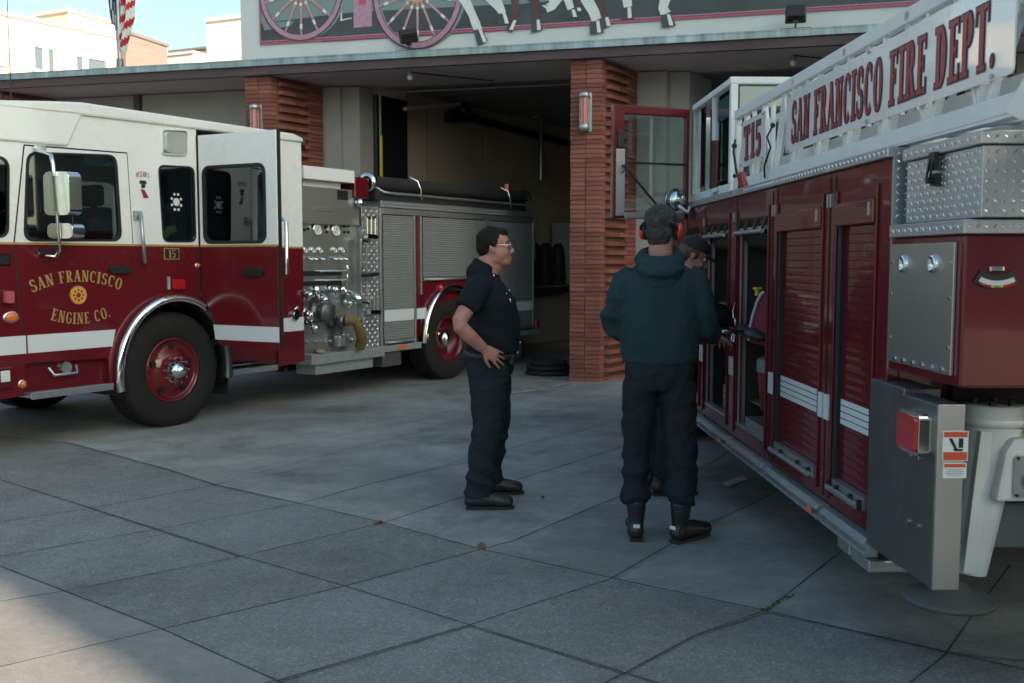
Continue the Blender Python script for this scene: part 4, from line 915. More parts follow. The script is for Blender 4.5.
# ---------------- pump panel
b = MB(); b.box(-2.35,-.10,1.80,2.76,.42,2.16); pump = b.build('pump_panel', M['steel'], en)
b = MB(); b.box(-.099,-.085,1.82,2.72,1.12,1.88); b.build('panel_face', M['steel'], pump, bevel=.003)
b = MB(); b.box(-.099,-.04,1.80,2.74,1.94,2.34); b.box(-.038,-.03,2.0,2.32,2.08,2.13); b.build('control_cabinet', M['steel'], pump, bevel=.006)
o, *_ = eplate(340, 190, 350, 200, M['black'], -.035, 'display', .006); o.parent = pump
b = MB(); b.box(-.6,.02,1.80,2.60,2.41,2.55); b.box(-.5,-.1,1.9,2.5,2.2,2.41); b.build('roof_lightbox', M['white'], en, bevel=.008)
b = MB(); b.box(-.5,.0,2.62,2.86,2.25,2.49); b.build('red_end_box', M['darkred'], en, bevel=.01)
def gauge(u, v, r): 
    y, z = EH(u, v, -.085); b = MB(); b.lathe([(0,r*1.15),(.02,r*1.15),(.028,r*1.05),(.024,r*.95)], (-.088,y,z), (1,0,0), 20); g_ = b.build('gauge', M['chrome'], pump)
    b = MB(); b.cyl((-.088,y,z),(-.068,y,z),r*.96,n=20); d_ = b.build('dial', M['dial'], g_)
    b = MB(); b.bar((-.066,y-.3*r,z-.5*r),(-.066,y+.3*r,z+.5*r),.006,.002,(1,0,0)); b.build('needle', M['black'], d_)
for g_ in ((316.5,229.5,.062),(335,230.5,.062),(304.5,250,.030),(312,250,.030),(319.5,250,.030),(334,250,.030),(341.5,250,.030)): gauge(*g_)
b = MB()
for u in (308,313,320,333,338,343): y, z = EH(u, 258.5, -.06); b.tube([(-.09,y,z+.02),(-.05,y,z),(-.03,y+.03,z-.01)], .010, 6); b.ball((-.03,y+.035,z-.01), .017, n=8, m=5)
b.build('valve_lever', M['chrome'], pump)
for u, v in ((326,227),(326,232),(344,226),(348,226),(344,232),(348,232),(304,230),(308,229)):
    y, z = EH(u, v, -.085); b = MB(); b.cyl((-.09,y,z),(-.07,y,z),.016,n=8); b.build('knob', M['black'], pump)
b = MB()
for v in (271,280): y0, z = EH(336, v, 0); y1, _ = EH(347, v, 0); b.cyl((-.08,y0-.25,z),(-.0,y1,z),.012,n=8); b.tube([(.0,y1,z+.06),(.01,y1,z),(.0,y1,z-.06)], .018, 8)
b.build('pull_handle', M['chrome'], pump)
b = MB(); b.box(-.095,-.06,1.84,2.45,1.38,1.43); b.box(-.095,-.06,1.84,2.45,1.27,1.32); b.build('label_rail', M['black'], pump)
def valve(u, v, r, out=.16, drop=0, cap='chrome', ny=0):
    y, z = EH(u, v, .02); b = MB(); b.lathe([(0,r*1.25),(.03,r*1.2),(.035,r*.8),(.08,r*.8),(.085,r*1.1),(out,r*1.1),(out+.012,r*.9),(out+.02,0)], (-.085,y,z), (1,ny,-drop), 20)
    for k in range(3): a = k*2.09+.4; q = Vector((-.085,y,z))+Vector((1,ny,-drop)).normalized()*out*.8; b.bar(q+Vector((0,math.cos(a)*r,math.sin(a)*r)), q+Vector((0,math.cos(a)*r*1.5,math.sin(a)*r*1.5)), .025, .02, (1,0,0))
    b.build('outlet_valve', M[cap], pump)
valve(307,289,.045,.18,.5); valve(323,290,.045,.22,.7,ny=-.2); valve(349,290,.045,.24,.6,ny=.5); valve(336,289,.035,.12,.1)
valve(325,312,.10,.16,0,'darksteel'); valve(310,313,.05,.14,.3); valve(314,322,.04,.16,.6); valve(338,321,.065,.16,.0,'darksteel',ny=.3); valve(346,321,.045,.24,.1,ny=.6)
valve(352,302,.03,.1,.2); valve(350,335,.028,.08,.2); valve(354,340,.025,.08,0)
b = MB(); y, z = EH(341, 341, .0); b.box(-.06,.03,y-.06,y+.06,z-.065,z+.065); b.build('outlet_cap', M['alu'], pump, bevel=.02)
b = MB()
for k in range(7): y, z = EH(304+k*4.5, 341+(k % 2)*1.5, -.06); b.cyl((-.09,y,z),(-.05,y,z),.016,n=8)
b.build('drain_knob', M['alu'], pump)
b = MB(); y, z = EH(350, 320, .16); y2, z2 = EH(361, 349, .1); b.tube([(.10,y-.02,z),(.18,y+.06,z-.01),(.19,y+.12,z-.10),(.14,y2-.02,z2+.12),(.08,y2,z2+.02)], [.05,.055,.058,.062,.06], 12); b.build('canvas_hose', M['hose'], pump)
# tread plate column beside pump panel, with rails and racks
b = MB(); b.box(-2.3,-.03,2.765,3.06,.52,2.17); col = b.build('tread_column', M['alu'], en, bevel=.004)
def tread(mb, o, du, dv, n, W_, H_, cell=.035, r=(.012,.0035), h=.0018):
    o = Vector(o); du = Vector(du); dv = Vector(dv); n = Vector(n); nu_ = int(W_/cell); nv_ = int(H_/cell)
    for i in range(nu_):
        for j in range(nv_):
            c_ = o+du*((i+.5)*W_/nu_)+dv*((j+.5)*H_/nv_); s_ = 1 if (i+j) % 2 else -1
            a = (du+dv*s_).normalized(); q = (du-dv*s_).normalized()
            mb.add([c_+a*r[0], c_+q*r[1], c_-a*r[0], c_-q*r[1], c_+a*r[0]*.5+n*h, c_-a*r[0]*.5+n*h], [(0,1,4),(1,5,4),(1,2,5),(2,3,5),(3,4,5),(3,0,4)])
b = MB(); tread(b, (-.03,2.77,.54), (0,1,0), (0,0,1), (1,0,0), .28, 1.6, .045, (.017,.006), .003); b.build('tread_pattern', M['chrome'], col)
b = MB()
for u, v0, v1 in ((361,240,302),(367,242,303)): b.tube([em(u, v0, .03), em(u+1, v1, .03)], .012, 8)
b.bar(em(361,240,.03), em(367,242,.03), .03, .02); b.bar(em(361,302,.03), em(368,303,.03), .03, .02); b.build('pair_rail', M['chrome'], col)
b = MB()
for u, v0, v1 in ((367,218,235),(371,217,236),(375,218,236),(370,296,311),(374,296,312),(378,296,311)): b.tube([em(u, v0, .04), em(u, v1, .04)], .016, 8)
b.bar(em(366,218,.04), em(376,218,.04), .02, .03); b.bar(em(366,236,.05), em(376,237,.05), .06, .05); b.bar(em(369,312,.05), em(379,312,.05), .06, .05); b.build('spanner_rack', M['chrome'], col)
b = MB(); b.bar(em(362,276,.05), em(378,274,.05), .03, .04); b.build('latch', M['black'], col)
y, z = EH(359.5, 203); b = MB(); b.ball((.0,y,z), .05, .055, .055); b.build('side_lamp', M['chrome'], col)
# rear body with roller shutters
BY0, BY1 = 3.065, 6.55
b = MB(); b.box(-2.40,-.03,BY0,6.5,.95,2.16); b.box(-2.40,-.03,BY0,3.80,.5,.95); b.box(-2.40,-.03,5.22,6.5,.5,.95); b.box(-2.4,-.45,3.8,5.22,.6,.95); b.build('body', M['red'], en)
b = MB(); b.box(-.03,.0,BY0,BY0+.03,.52,2.16); b.box(-.03,.0,3.70,3.73,.52,2.12); b.box(-.03,.0,3.83,3.86,1.12,2.12); b.box(-.03,.0,5.28,5.31,1.0,2.12); b.box(-.03,.0,5.36,5.39,.52,2.12); b.box(-.03,.0,BY1-.04,BY1,.52,2.16); b.box(-.03,.0,BY0+.03,BY1-.04,2.09,2.16); b.build('body_trim', M['alu'], en, bevel=.003)
def shutter(y0, y1, z0, z1, par=None, mt='shutter', nm='roller_shutter'):
    b = MB(); n = int((z1-z0)/.028); vs = []; 
    for i in range(n): 
        za = z0+(z1-z0)*i/n; zb_ = z0+(z1-z0)*(i+1)/n
        for zz, x in ((za,-.012),(za+.003,-.007),((za+zb_)/2,-.004),(zb_-.003,-.007)): vs += [(x, y0, zz), (x, y1, zz)]
    m_ = len(vs)//2; b.add(vs, [(2*i, 2*i+1, 2*i+3, 2*i+2) for i in range(m_-1)]); return b.build(nm, M[mt], par or en)
for y0, y1, z0 in ((BY0+.05,3.69,.60),(3.88,5.27,1.34),(5.40,BY1-.05,.60)):
    s_ = shutter(y0, y1, z0, 2.08)
    b = MB(); b.tube([(.0,y0+.05,z0-.03),(.03,y0+.05,z0-.03),(.03,y1-.05,z0-.03),(.0,y1-.05,z0-.03)], .012, 8); b.box(-.02,.005,y0,y1,z0-.05,z0-.003); b.build('shutter_handle', M['alu'], s_)
b = MB(); b.panel([(3.80,.6),(3.88,1.28),(5.28,1.28),(5.32,.6)]+arcpts(4.47,.52,.66,.68,8,172,16), [], lambda u, v, d: (-.0-d, u, v), .03); b.build('rear_fender', M['red'], en)
arch(4.47, 1.19, 180, 0, .615, .02)
for u, v in ((440,288),(453,288)): y, z = EH(u, v); b = MB(); b.lathe([(0,.05),(.03,.045),(.05,.0)], (.0,y,z), (1,0,0), 16); b.build('fender_lamp', M['redlens'], en)
stripe(BY0+.055, 3.685, .82, .955, en, .0); stripe(3.735, 3.93, .82, .955, en, .003); stripe(5.41, BY1-.055, .82, .955, en, .0)
b = MB(); b.box(-.25,.01,BY0,BY1,2.165,2.245); tr = b.build('top_tread_strip', M['alu'], en, bevel=.004)
b = MB(); tread(b, (.0115,BY0,2.17), (0,1,0), (0,0,1), (1,0,0), 3.4, .07, .03, (.012,.004), .002); b.build('tread_pattern', M['chrome'], tr)
# tail step / rub rail
b = MB(); b.box(-.35,.05,1.84,3.06,.42,.53); b.box(-.3,-.0,1.95,2.9,.30,.415); b.build('running_board', M['alupaint'], en, bevel=.006)
b = MB(); b.box(-.05,.025,BY0,3.80,.46,.535); b.box(-.05,.02,5.25,BY1+.12,.46,.535); b.build('rub_rail', M['alupaint'], en, bevel=.006)
b = MB(); b.box(.026,.034,3.33,3.5,.48,.515); b.build('side_marker', M['orange'], en); b = MB(); b.box(-.25,-.02,3.1,3.45,.28,.45); b.build('step_box', M['darksteel'], en, bevel=.005)
b = MB(); b.cyl((-.02,BY1+.03,1.55),(-.02,BY1+.03,2.2),.018,n=8); b.build('grab_rail', M['chrome'], en)
b = MB(); b.box(-.1,.02,BY1+.02,BY1+.14,.54,.66); b.build('tail_lamp', M['redlens'], en, bevel=.01)
# hard suction hoses along the top
b = MB(); b.cyl((-.10,2.98,2.45),(-.10,6.38,2.45),.086,n=24); b.cyl((-.30,2.98,2.44),(-.30,6.38,2.44),.08,n=24); b.box(-.22,-.02,3.0,6.35,2.25,2.36); hs_ = b.build('suction_hose', M['rubber'], en)
b = MB()
for x, r in ((-.10,.10),(-.30,.085)): b.lathe([(0,r*.72),(0,r*1.08),(.05,r*1.12),(.09,r*1.05),(.09,r*.9)], (x,2.93,2.45), (0,1,0), 24); b.lathe([(0,r*.9),(.02,r*1.1),(.08,r*1.12),(.1,0)], (x,6.36,2.45), (0,1,0), 24)
b.build('hose_coupling', M['chrome'], hs_)
b = MB()
for y in (3.85, 5.9): b.tube([(.0,y,2.28),(.01,y-.02,2.40),(-.01,y-.06,2.51),(-.10,y-.10,2.56)], .012, 6)
b.build('hose_clamp', M['chrome'], hs_)
b = MB(); b.tube([(-.06,BY0-.02,2.40),(.0,BY0+.05,2.345),(.0,BY0+.2,2.335),(.0,BY1-.2,2.335)], .018, 8); b.build('hose_tray', M['alu'], en)
b = MB(); b.box(-1.9,-.45,3.2,6.4,2.25,2.36); b.build('hose_bed_cover', M['chassis'], en)
b = MB(); b.cyl((-.25,6.2,2.52),(-.25,6.2,2.64),.055,.05,16); b.build('beacon', M['redlens'], en)
# tan gloves left on the running board
gl = MB(); y, z = EH(321, 351, 0); gl.loft([(0,-.09,.02,.045,.018),(0,0,.03,.05,.02),(0,.07,.022,.045,.016)], 10); 
for k in range(4): gl.loft([(-.03+.02*k,.06,.02,.011,.009),(-.04+.026*k,.14,.012,.009,.007)], 8)
o = gl.build('work_glove', M['tan']); gp = Matrix.Rotation(R(-32.4), 3, 'Z') @ Vector((-.02, y, .53))+Vector((-3.18,9.13,0)); o.location = gp; o.rotation_euler = (0,0,R(20)); tag(o, 'tan leather glove lying on the running board under the pump panel', 'glove')
# ================================================================ ladder truck trailer (local y runs away from the camera along its side, side plane x = 1.6)
TX = 1.6
trk_base = Matrix.Rotation(R(1.55), 3, 'Z') @ Vector((TX+1.2, 5.5, 0))
tk = thing('ladder_truck', 'dark red aerial ladder truck trailer with open compartments and a white ladder on top', 'fire truck', trk_base, R(1.55), off=(TX+1.2, 5.5, 0))
def TH(u, v, x=TX): p = TF.hit(u, v, 0, x); return (p.y, p.z)
TMp = lambda u, v, d: (TX+d, u, v)                 # (y,z) panel, depth into the body
def tbox(nm, m, x0, x1, y0, y1, z0, z1, par=None, bevel=0): b = MB(); b.box(x0, x1, y0, y1, z0, z1); return b.build(nm, m, par or tk, bevel=bevel)
YN, YF = 3.905, 7.95
PZ = 1.95
# frame: posts and header around openings.  (y ranges, far to near)
opens = [(7.36, 7.86), (6.51, 7.18), (5.60, 6.28)]
doors = [(4.70, 5.40), (4.05, 4.48)]
holes = [[(a,.50),(b_,.50),(b_,1.74),(a,1.74)] for a, b_ in opens]
b = MB(); b.panel([(YN,.42),(YF,.42),(YF,PZ),(YN,PZ)], [h for h in holes]+[[(a,.50),(c_,.50),(c_,1.80),(a,1.80)] for a, c_ in doors], TMp, .05)
b.build('body_side', M['red'], tk, bevel=.004)
for x0, x1, y0, y1, z0, z1 in ((TX+.75, TX+2.4, YN, YF, .42, PZ), (TX+.051, TX+.75, YN, YN+.03, .42, PZ), (TX+.051, TX+.75, YF-.03, YF, .42, PZ), (TX+.051, TX+.749, YN+.03, YF-.03, .42, .495), (TX+.051, TX+.749, YN+.03, YF-.03, 1.80, PZ)): pass
b = MB(); b.box(TX+.75, TX+2.4, YN, YF, .42, PZ); b.box(TX+.051, TX+.748, YN, 5.50, .42, PZ-.002); b.box(TX+.051, TX+.748, YN+1.6, YF-.001, .42, .495); b.box(TX+.051, TX+.748, YN+1.6, YF-.001, 1.80, PZ-.002)
for y in (5.50, 6.36, 7.24, 7.90): b.box(TX+.051, TX+.748, y, y+.05, .495, 1.80)
b.build('body_shell', M['darkred'], tk)
b = MB(); b.box(TX+.742,TX+.747,5.55,7.9,.5,1.8); b.box(TX+.055,TX+.74,5.552,7.9,.497,.505)
for y in (5.552, 6.352, 6.412, 7.232, 7.292): b.box(TX+.055,TX+.74,y,y+.004,.506,1.79)
b.build('compartment_lining', mat('compartment_grey', (.055,.057,.06), .6), tk)
# proud edge mouldings on posts (bead either side of each opening) and header steps
b = MB()
for a, c_ in opens+doors:
    for y in (a-.018, c_+.018): b.box(TX-.012, TX, y-.007, y+.007, .46, 1.86)
b.build('post_moulding', M['darkred'], tk, bevel=.003)
b = MB()
for y in (5.44, 6.32, 7.24, 4.60, 4.53, 5.52): 
    b.box(TX-.004, TX+.0, y-.004, y+.004, .44, 1.93)
b.build('post_seam', M['chassis'], tk)
for a, c_ in doors:
    tb_ = MB(); tb_.box(TX-.022, TX+.01, a-.01, c_+.012, 1.70, 1.80); tb_.build('shutter_header', M['red'], tk, bevel=.006)
    n = int((1.70-.56)/.037); vs = []
    for i in range(n):
        za = .56+1.14*i/n; h = 1.14/n
        for zz, x in ((za, TX+.0175), (za+.0025, TX+.0142), (za+h*.5, TX+.0136), (za+h-.0025, TX+.0142)): vs += [(x, a, zz), (x, c_, zz)]
    m_ = len(vs)//2; b = MB(); b.add(vs, [(2*i, 2*i+1, 2*i+3, 2*i+2) for i in range(m_-1)]); sh = b.build('roller_shutter', M['red'], tk)
    b = MB(); b.box(TX-.004, TX+.03, c_-.045, c_, .50, 1.70); b.build('shutter_track', M['rubber'], tk)
    b = MB(); b.box(TX-.004, TX+.02, a, a+.012, .50, 1.70); b.build('shutter_track', M['darkred'], tk)
    b = MB(); b.cyl((TX-.035, a+.03, .515), (TX-.035, c_-.03, .515), .014, n=10)
    b.box(TX-.02,TX+.02,a,c_-.046,.502,.556); hd = b.build('shutter_handle', M['alu'], sh)
    b = MB()
    for t in (.06, .30, .70, .94): y = a+(c_-a)*t; b.box(TX-.040, TX-.002, y-.007, y+.007, .50, .545)
    b.build('handle_bracket', M['black'], sh, bevel=.003)
    tbox('shutter_latch', M['alu'], TX-.024, TX-.002, a+.02, a+.045, 1.735, 1.79)
# rolled-up shutters in the open compartments
for a, c_ in opens:
    b = MB(); b.cyl((TX+.12, a+.01, 1.70), (TX+.12, c_-.01, 1.70), .085, n=18); b.box(TX+.0, TX+.25, a+.002, c_-.002, 1.742, 1.80); sh = b.build('rolled_shutter', M['chassis'], tk)
    b = MB(); b.cyl((TX-.03, a+.03, 1.715), (TX-.03, c_-.03, 1.715), .013, n=10); b.box(TX-.008,TX+.025,a,c_,1.725,1.745); b.build('shutter_handle', M['alu'], sh)
    b = MB()
    for t in (.08, .35, .65, .92): y = a+(c_-a)*t; b.bar((TX-.035, y, 1.70), (TX+.0, y, 1.79), .02, .012)
    b.build('handle_bracket', M['black'], sh)
    b = MB(); b.box(TX+.004, TX+.014, c_-.05, c_-.040, .50, 1.74); b.box(TX+.04, TX+.055, c_-.03, c_-.004, .50, 1.74); b.box(TX+.03, TX+.045, a+.004, a+.02, .50, 1.74); b.build('shutter_track', M['alu'], tk)
    b = MB(); b.box(TX+.004, TX+.05, a, c_, .44+.06, .52); b.build('door_sill', M['alu'], tk)
# reflective bands: four thin bars across doors, two on posts
def bars(y0, y1, x, par, nm='reflective_stripe'):
    b = MB(); z0, z1 = .808, .925; n = 4; h = (z1-z0)/n
    for k in range(n): b.box(x-.003, x, y0, y1, z0+k*h+.003, z0+(k+1)*h-.002)
    b.build(nm, M['stripe'], par)
bars(4.71, 5.352, TX+.0135, tk); bars(4.06, 4.432, TX+.0135, tk); bars(4.50, 4.52, TX, tk)
for y0, y1 in ((4.535,4.59),(4.615,4.67),(5.42,5.455),(5.475,5.51),(6.31,6.345),(6.38,6.415),(7.20,7.235),(7.27,7.305)):
    b = MB(); b.box(TX-.0135, TX-.001, y0, y1, .808, .925); b.build('reflective_stripe', M['stripe'], tk)
# rub rails in sections with lamps
for (a, c_) in ((3.98,4.50),(4.56,5.44),(5.50,6.30),(6.36,7.20),(7.26,7.95)):
    b = MB(); b.panel([(-.045,.335),(-.03,.325),(.02,.325),(.02,.405),(-.03,.405),(-.045,.395),(-.05,.38),(-.02,.375),(-.02,.355),(-.05,.35)], [], lambda u, v, d, a=a, c_=c_: (TX+u, a+d, v), c_-a)
    rl = b.build('rub_rail', M['alupaint'], tk, bevel=.003)
tbox('side_marker', M['orange'], TX-.062, TX-.05, 4.61, 4.66, .352, .382, bevel=.003); tbox('side_marker', M['orange'], TX-.062, TX-.05, 6.44, 6.49, .352, .382, bevel=.003)
b = MB(); b.box(TX-.03, TX+.25, 3.95, 4.15, .27, .32); b.box(TX+.0, TX+.3, 4.25, 4.40, .25, .34); b.build('step_bracket', M['alu'], tk, bevel=.006)
# tread plate roof edge
b = MB()
for a, c_ in ((YN,4.58),(4.585,5.47),(5.475,6.33),(6.335,YF)): b.box(TX-.022, TX+.35, a, c_, 1.952, 1.995)
b.box(TX+.35, TX+2.4, YN, YF, 1.952, 1.985)
re = b.build('roof_edge', M['alu'], tk, bevel=.004)
b = MB(); tread(b, (TX-.022,YN,1.956), (0,1,0), (0,0,1), (-1,0,0), 2.2, .036, .024, (.014,.005), .002); b.build('tread_pattern', M['chrome'], re)
for y in (4.56, 4.60, 5.49, 5.45, 6.35, 7.24): tbox('hinge', M['alu'], TX-.016, TX, y-.012, y+.012, 1.79, 1.85)
# near end face: red with tread plate column
tbox('end_plate', M['alu'], TX+.0, TX+.14, YN-.014, YN-.001, 1.12, 1.99); 
b = MB(); tread(b, (TX+.0,YN-.014,1.13), (1,0,0), (0,0,1), (0,-1,0), .14, .85, .03, (.012,.004), .002); b.build('tread_pattern', M['chrome'], tk)
tbox('end_plate', M['alu'], TX+.141, TX+2.4, YN-.013, YN-.001, 1.12, 1.99)
# overhanging locker at the near end
CX = TX-.0
tbox('end_locker', M['red'], CX, CX+2.4, 3.29, YN-.016, 1.12, 1.635, bevel=.008)
pl = tbox('steel_panel', M['steel'], CX-.012, CX-.001, 3.34, 3.87, 1.155, 1.61, bevel=.002)
b = MB()
for u, v in ((907,264),(937,264)):
    y, z = TH(u, v); b.lathe([(0,.034),(.010,.032),(.012,.022),(.004,.018),(.004,0)], (CX-.012,y,z), (-1,0,0), 20); b.bar((CX-.03,y,z-.018),(CX-.03,y,z+.018),.008,.008,(1,0,0))
b.build('latch', M['chrome'], pl)
b = MB()
for y in (3.36, 3.85):
    for z in (1.25, 1.42, 1.54): b.cyl((CX-.012,y,z),(CX-.016,y,z),.006,n=8)
for k in range(6): b.cyl((CX-.012,3.40+k*.08,1.17),(CX-.017,3.40+k*.08,1.17),.009,n=8)
b.build('rivet', M['chrome'], pl)
sh_ = tbox('shelf_plate', M['alu'], CX-.012, CX+2.4, 3.275, YN-.015, 1.637, 1.685, bevel=.003)
b = MB(); tread(b, (CX-.012,3.28,1.641), (0,1,0), (0,0,1), (-1,0,0), .61, .04, .026, (.013,.0045), .002); tread(b, (CX-.01,3.275,1.641), (1,0,0), (0,0,1), (0,-1,0), 1.2, .04, .028, (.013,.0045), .002); b.build('tread_pattern', M['chrome'], sh_)
# diamond plate toolbox with lid and latch
t0 = TX+.03
tbx = tbox('toolbox', M['alu'], t0, t0+1.6, 3.25, 3.84, 1.69, 1.925, bevel=.003)
b = MB(); tread(b, (t0,3.26,1.695), (0,1,0), (0,0,1), (-1,0,0), .57, .225, .027, (.0125,.0042), .0022); tread(b, (t0,3.25,1.695), (1,0,0), (0,0,1), (0,-1,0), 1.0, .225, .030, (.0135,.0045), .0022); b.build('tread_pattern', M['chrome'], tbx)
ld = tbox('lid', M['alu'], t0-.014, t0+1.62, 3.235, 3.855, 1.928, 1.972, tbx, bevel=.003)
b = MB(); tread(b, (t0-.014,3.24,1.931), (0,1,0), (0,0,1), (-1,0,0), .6, .04, .027, (.0125,.0042), .002); tread(b, (t0-.01,3.235,1.931), (1,0,0), (0,0,1), (0,-1,0), 1.0, .04, .030, (.0135,.0045), .002); b.build('tread_pattern', M['chrome'], ld)
b = MB(); y, z = TH(934, 165, t0-.02); b.box(t0-.03,t0-.014,y-.025,y+.025,z-.02,z+.045); b.box(t0-.024,t0,y-.02,y+.02,z-.075,z-.03); b.tube([(t0-.03,y-.015,z+.02),(t0-.04,y-.015,z-.05),(t0-.04,y+.015,z-.05),(t0-.03,y+.015,z+.02)], .004, 6); b.cyl((t0-.045,y,z-.055),(t0-.02,y,z-.055),.012,n=10); b.build('latch', M['black'], tbx)
# angle gauge and small handle on the end of the locker
def TE(u, v, y=3.29): p = TF.hit(u, v, 1, y); return (p.x, p.z)
gx, gz = TE(995, 281)
def arcg(a0, a1, r0, r1, col, nm, par, dz=0):
    b = MB(); n = 8; pts = []
    cx, cz = gx, gz+.125
    for k in range(n+1): a = R(a0+(a1-a0)*k/n); pts.append((cx+r1*math.sin(a), cz-r1*math.cos(a)))
    for k in range(n, -1, -1): a = R(a0+(a1-a0)*k/n); pts.append((cx+r0*math.sin(a), cz-r0*math.cos(a)))
    b.panel(pts, [], lambda u, v, d: (u, 3.287-dz-d, v), .006); return b.build(nm, M[col], par)
ag = arcg(-31, 31, .105, .150, 'black', 'angle_gauge', tk)
arcg(-26, 26, .124, .140, 'dial', 'gauge_tube', ag, .007)
for a0, a1, c_ in ((-24,-9,'redlens'),(-8,-3.5,'yellow'),(-3,3,'greenled'),(3.5,8,'yellow'),(9,24,'redlens')): arcg(a0, a1, .140, .147, c_, 'gauge_mark', ag, .007)
b = MB(); x, z = TE(995, 269); b.box(x-.025,x+.025,3.275,3.288,z-.010,z+.010); b.build('small_catch', M['chrome'], tk, bevel=.005)
# stabiliser: two steel plates, tail lamp, stickers, leg and pad
SXp = TX-.03
pa = tbox('stabiliser_plate', M['darksteel'], SXp, SXp+.14, 3.662, 3.99, .385, 1.07, bevel=.004)
pb = tbox('stabiliser_post', M['darksteel'], SXp-.012, SXp+.085, 3.36, 3.655, .40, 1.052, bevel=.004)
tbox('post_face', M['steel'], SXp-.010, SXp+.083, 3.352, 3.3595, .40, 1.054, pb, bevel=.002)
b = MB()
for u, v in ((912,455),(920,458),(909,521),(919,526)): y, z = TH(u, v, SXp-.012); b.cyl((SXp-.012,y,z),(SXp-.018,y,z),.008,n=8)
b.build('rivet', M['chrome'], pb)
(y0, z1), (y1, z0) = TH(905.5, 404, SXp-.012), TH(931, 449, SXp-.012)
yl0, yl1 = 3.385, 3.555; zl0, zl1 = .865, 1.015
b = MB(); b.panel(rr(yl0, yl1, zl0, zl1, .02), [], lambda u, v, d: (SXp-.012-d, u, v), .05); tl = b.build('tail_lamp', M['chrome'], pb, bevel=.008)
b = MB(); b.panel(rr(yl0+.012, yl1-.008, zl0+.012, zl1-.012, .016), [], lambda u, v, d: (SXp-.062-d, u, v), .012); b.build('lens', M['redlens'], tl, bevel=.008)
def SE(u, v): p = TF.hit(u, v, 1, 3.35); return (p.x, p.z)
def sticker(u0, v0, u1, v1, rows, par):
    (x0, z1), (x1, z0) = SE(u0, v0), SE(u1, v1); b = MB(); b.box(x0, x1, 3.349, 3.3519, z0, z1); s_ = b.build('warning_sticker', M['dial'], par)
    for a, c_, l_, r_, m_ in rows: b = MB(); b.box(x0+(x1-x0)*l_, x0+(x1-x0)*r_, 3.3475, 3.3488, z1-(z1-z0)*c_, z1-(z1-z0)*a); b.build('sticker_band', M[m_], s_)
    return s_, x0, x1, z0, z1
M['stred'] = mat('sticker_red', (.50,.06,.03), .5)
s_, x0, x1, z0, z1 = sticker(943, 431, 967.5, 461, ((.03,.20,.04,.96,'stred'),(.70,.97,.04,.96,'stred')), pb)
b = MB(); q = lambda a, c_: (x0+(x1-x0)*a, 3.3475, z1-(z1-z0)*c_)
b.add([q(.22,.24),q(.36,.24),q(.58,.60),q(.50,.66)], [(0,1,2,3)]); b.add([q(.62,.24),q(.80,.24),q(.80,.56),q(.62,.56)], [(0,1,2,3)]); b.add([q(.42,.58),q(.82,.60),q(.76,.67),q(.44,.66)], [(0,1,2,3)]); b.build('sticker_pictogram', M['black'], s_)
sticker(943, 463, 966, 478, ((.06,.28,.05,.95,'stred'),(.42,.45,.15,.85,'greybox'),(.55,.58,.1,.9,'greybox'),(.67,.70,.1,.9,'greybox'),(.79,.82,.2,.8,'greybox')), pb)
b = MB(); lx, lz = TF.hit(998, 414, 1, 3.70).x, TF.hit(998, 414, 1, 3.70).z
bx, bz = TF.hit(974, 585, 1, 3.70).x, .34
b.lathe([(0,.0),(0,.115),(.03,.12),(.035,.112),(.075,.112),(.08,.105),(.08,0)], (lx,3.74,lz-.045), (0,0,1), 28); cap_ = b.build('leg_cap', M['white'], tk)
b = MB(); b.cyl((lx-.0,3.74,lz-.045),(bx,3.74,bz),.108,.062,24); b.bar((lx-.065,3.66,lz-.06),(bx-.035,3.68,bz+.02),.05,.03,(0,1,0)); b.build('stabiliser_leg', M['ladder'], tk)
b = MB(); 
for k in range(6): a = k*1.047; b.cyl((lx+.075*math.cos(a),3.74+.075*math.sin(a),lz+.035),(lx+.075*math.cos(a),3.74+.075*math.sin(a),lz+.05),.012,n=6)
b.build('cap_bolt', M['black'], cap_)
px_ = TF.hit(949, 597, 2, .30); b = MB(); b.lathe([(0,0),(0,.160),(.012,.165),(.02,.156),(.035,.08),(.07,.06),(.075,0)], (px_.x,px_.y,.285), (0,0,1), 40); b.build('stabiliser_pad', mat('dirty_foot_plate', (.07,.08,.08), .7), tk)
hx, hz = TF.hit(1001, 505, 1, 3.6).x, TF.hit(1001, 505, 1, 3.6).z
b = MB(); b.panel([(hx-.02,hz+.01),(hx+.5,hz+.01),(hx+.5,hz+.25),(hx+.04,hz+.25),(hx+.01,hz+.20)], [], lambda u, v, d: (u, 3.6+d, v), .35); hh = b.build('outrigger_housing', M['ladder'], tk, bevel=.015)
b = MB(); b.panel(rr(hx+.04, hx+.30, hz+.03, hz+.19, .02), [], lambda u, v, d: (u, 3.6-d, v), .012); b.cyl((hx+.105,3.585,hz+.10),(hx+.105,3.575,hz+.10),.035,n=18); b.build('housing_plate', M['alu'], hh, bevel=.004)
b = MB(); b.cyl((hx+.105,3.5745,hz+.10),(hx+.105,3.57,hz+.10),.022,n=14)
for a, c_ in ((.05,.04),(.05,.18),(.2,.04)): b.cyl((hx+a,3.587,hz+c_),(hx+a,3.58,hz+c_),.006,n=8)
b.build('housing_bolt', M['black'], hh)
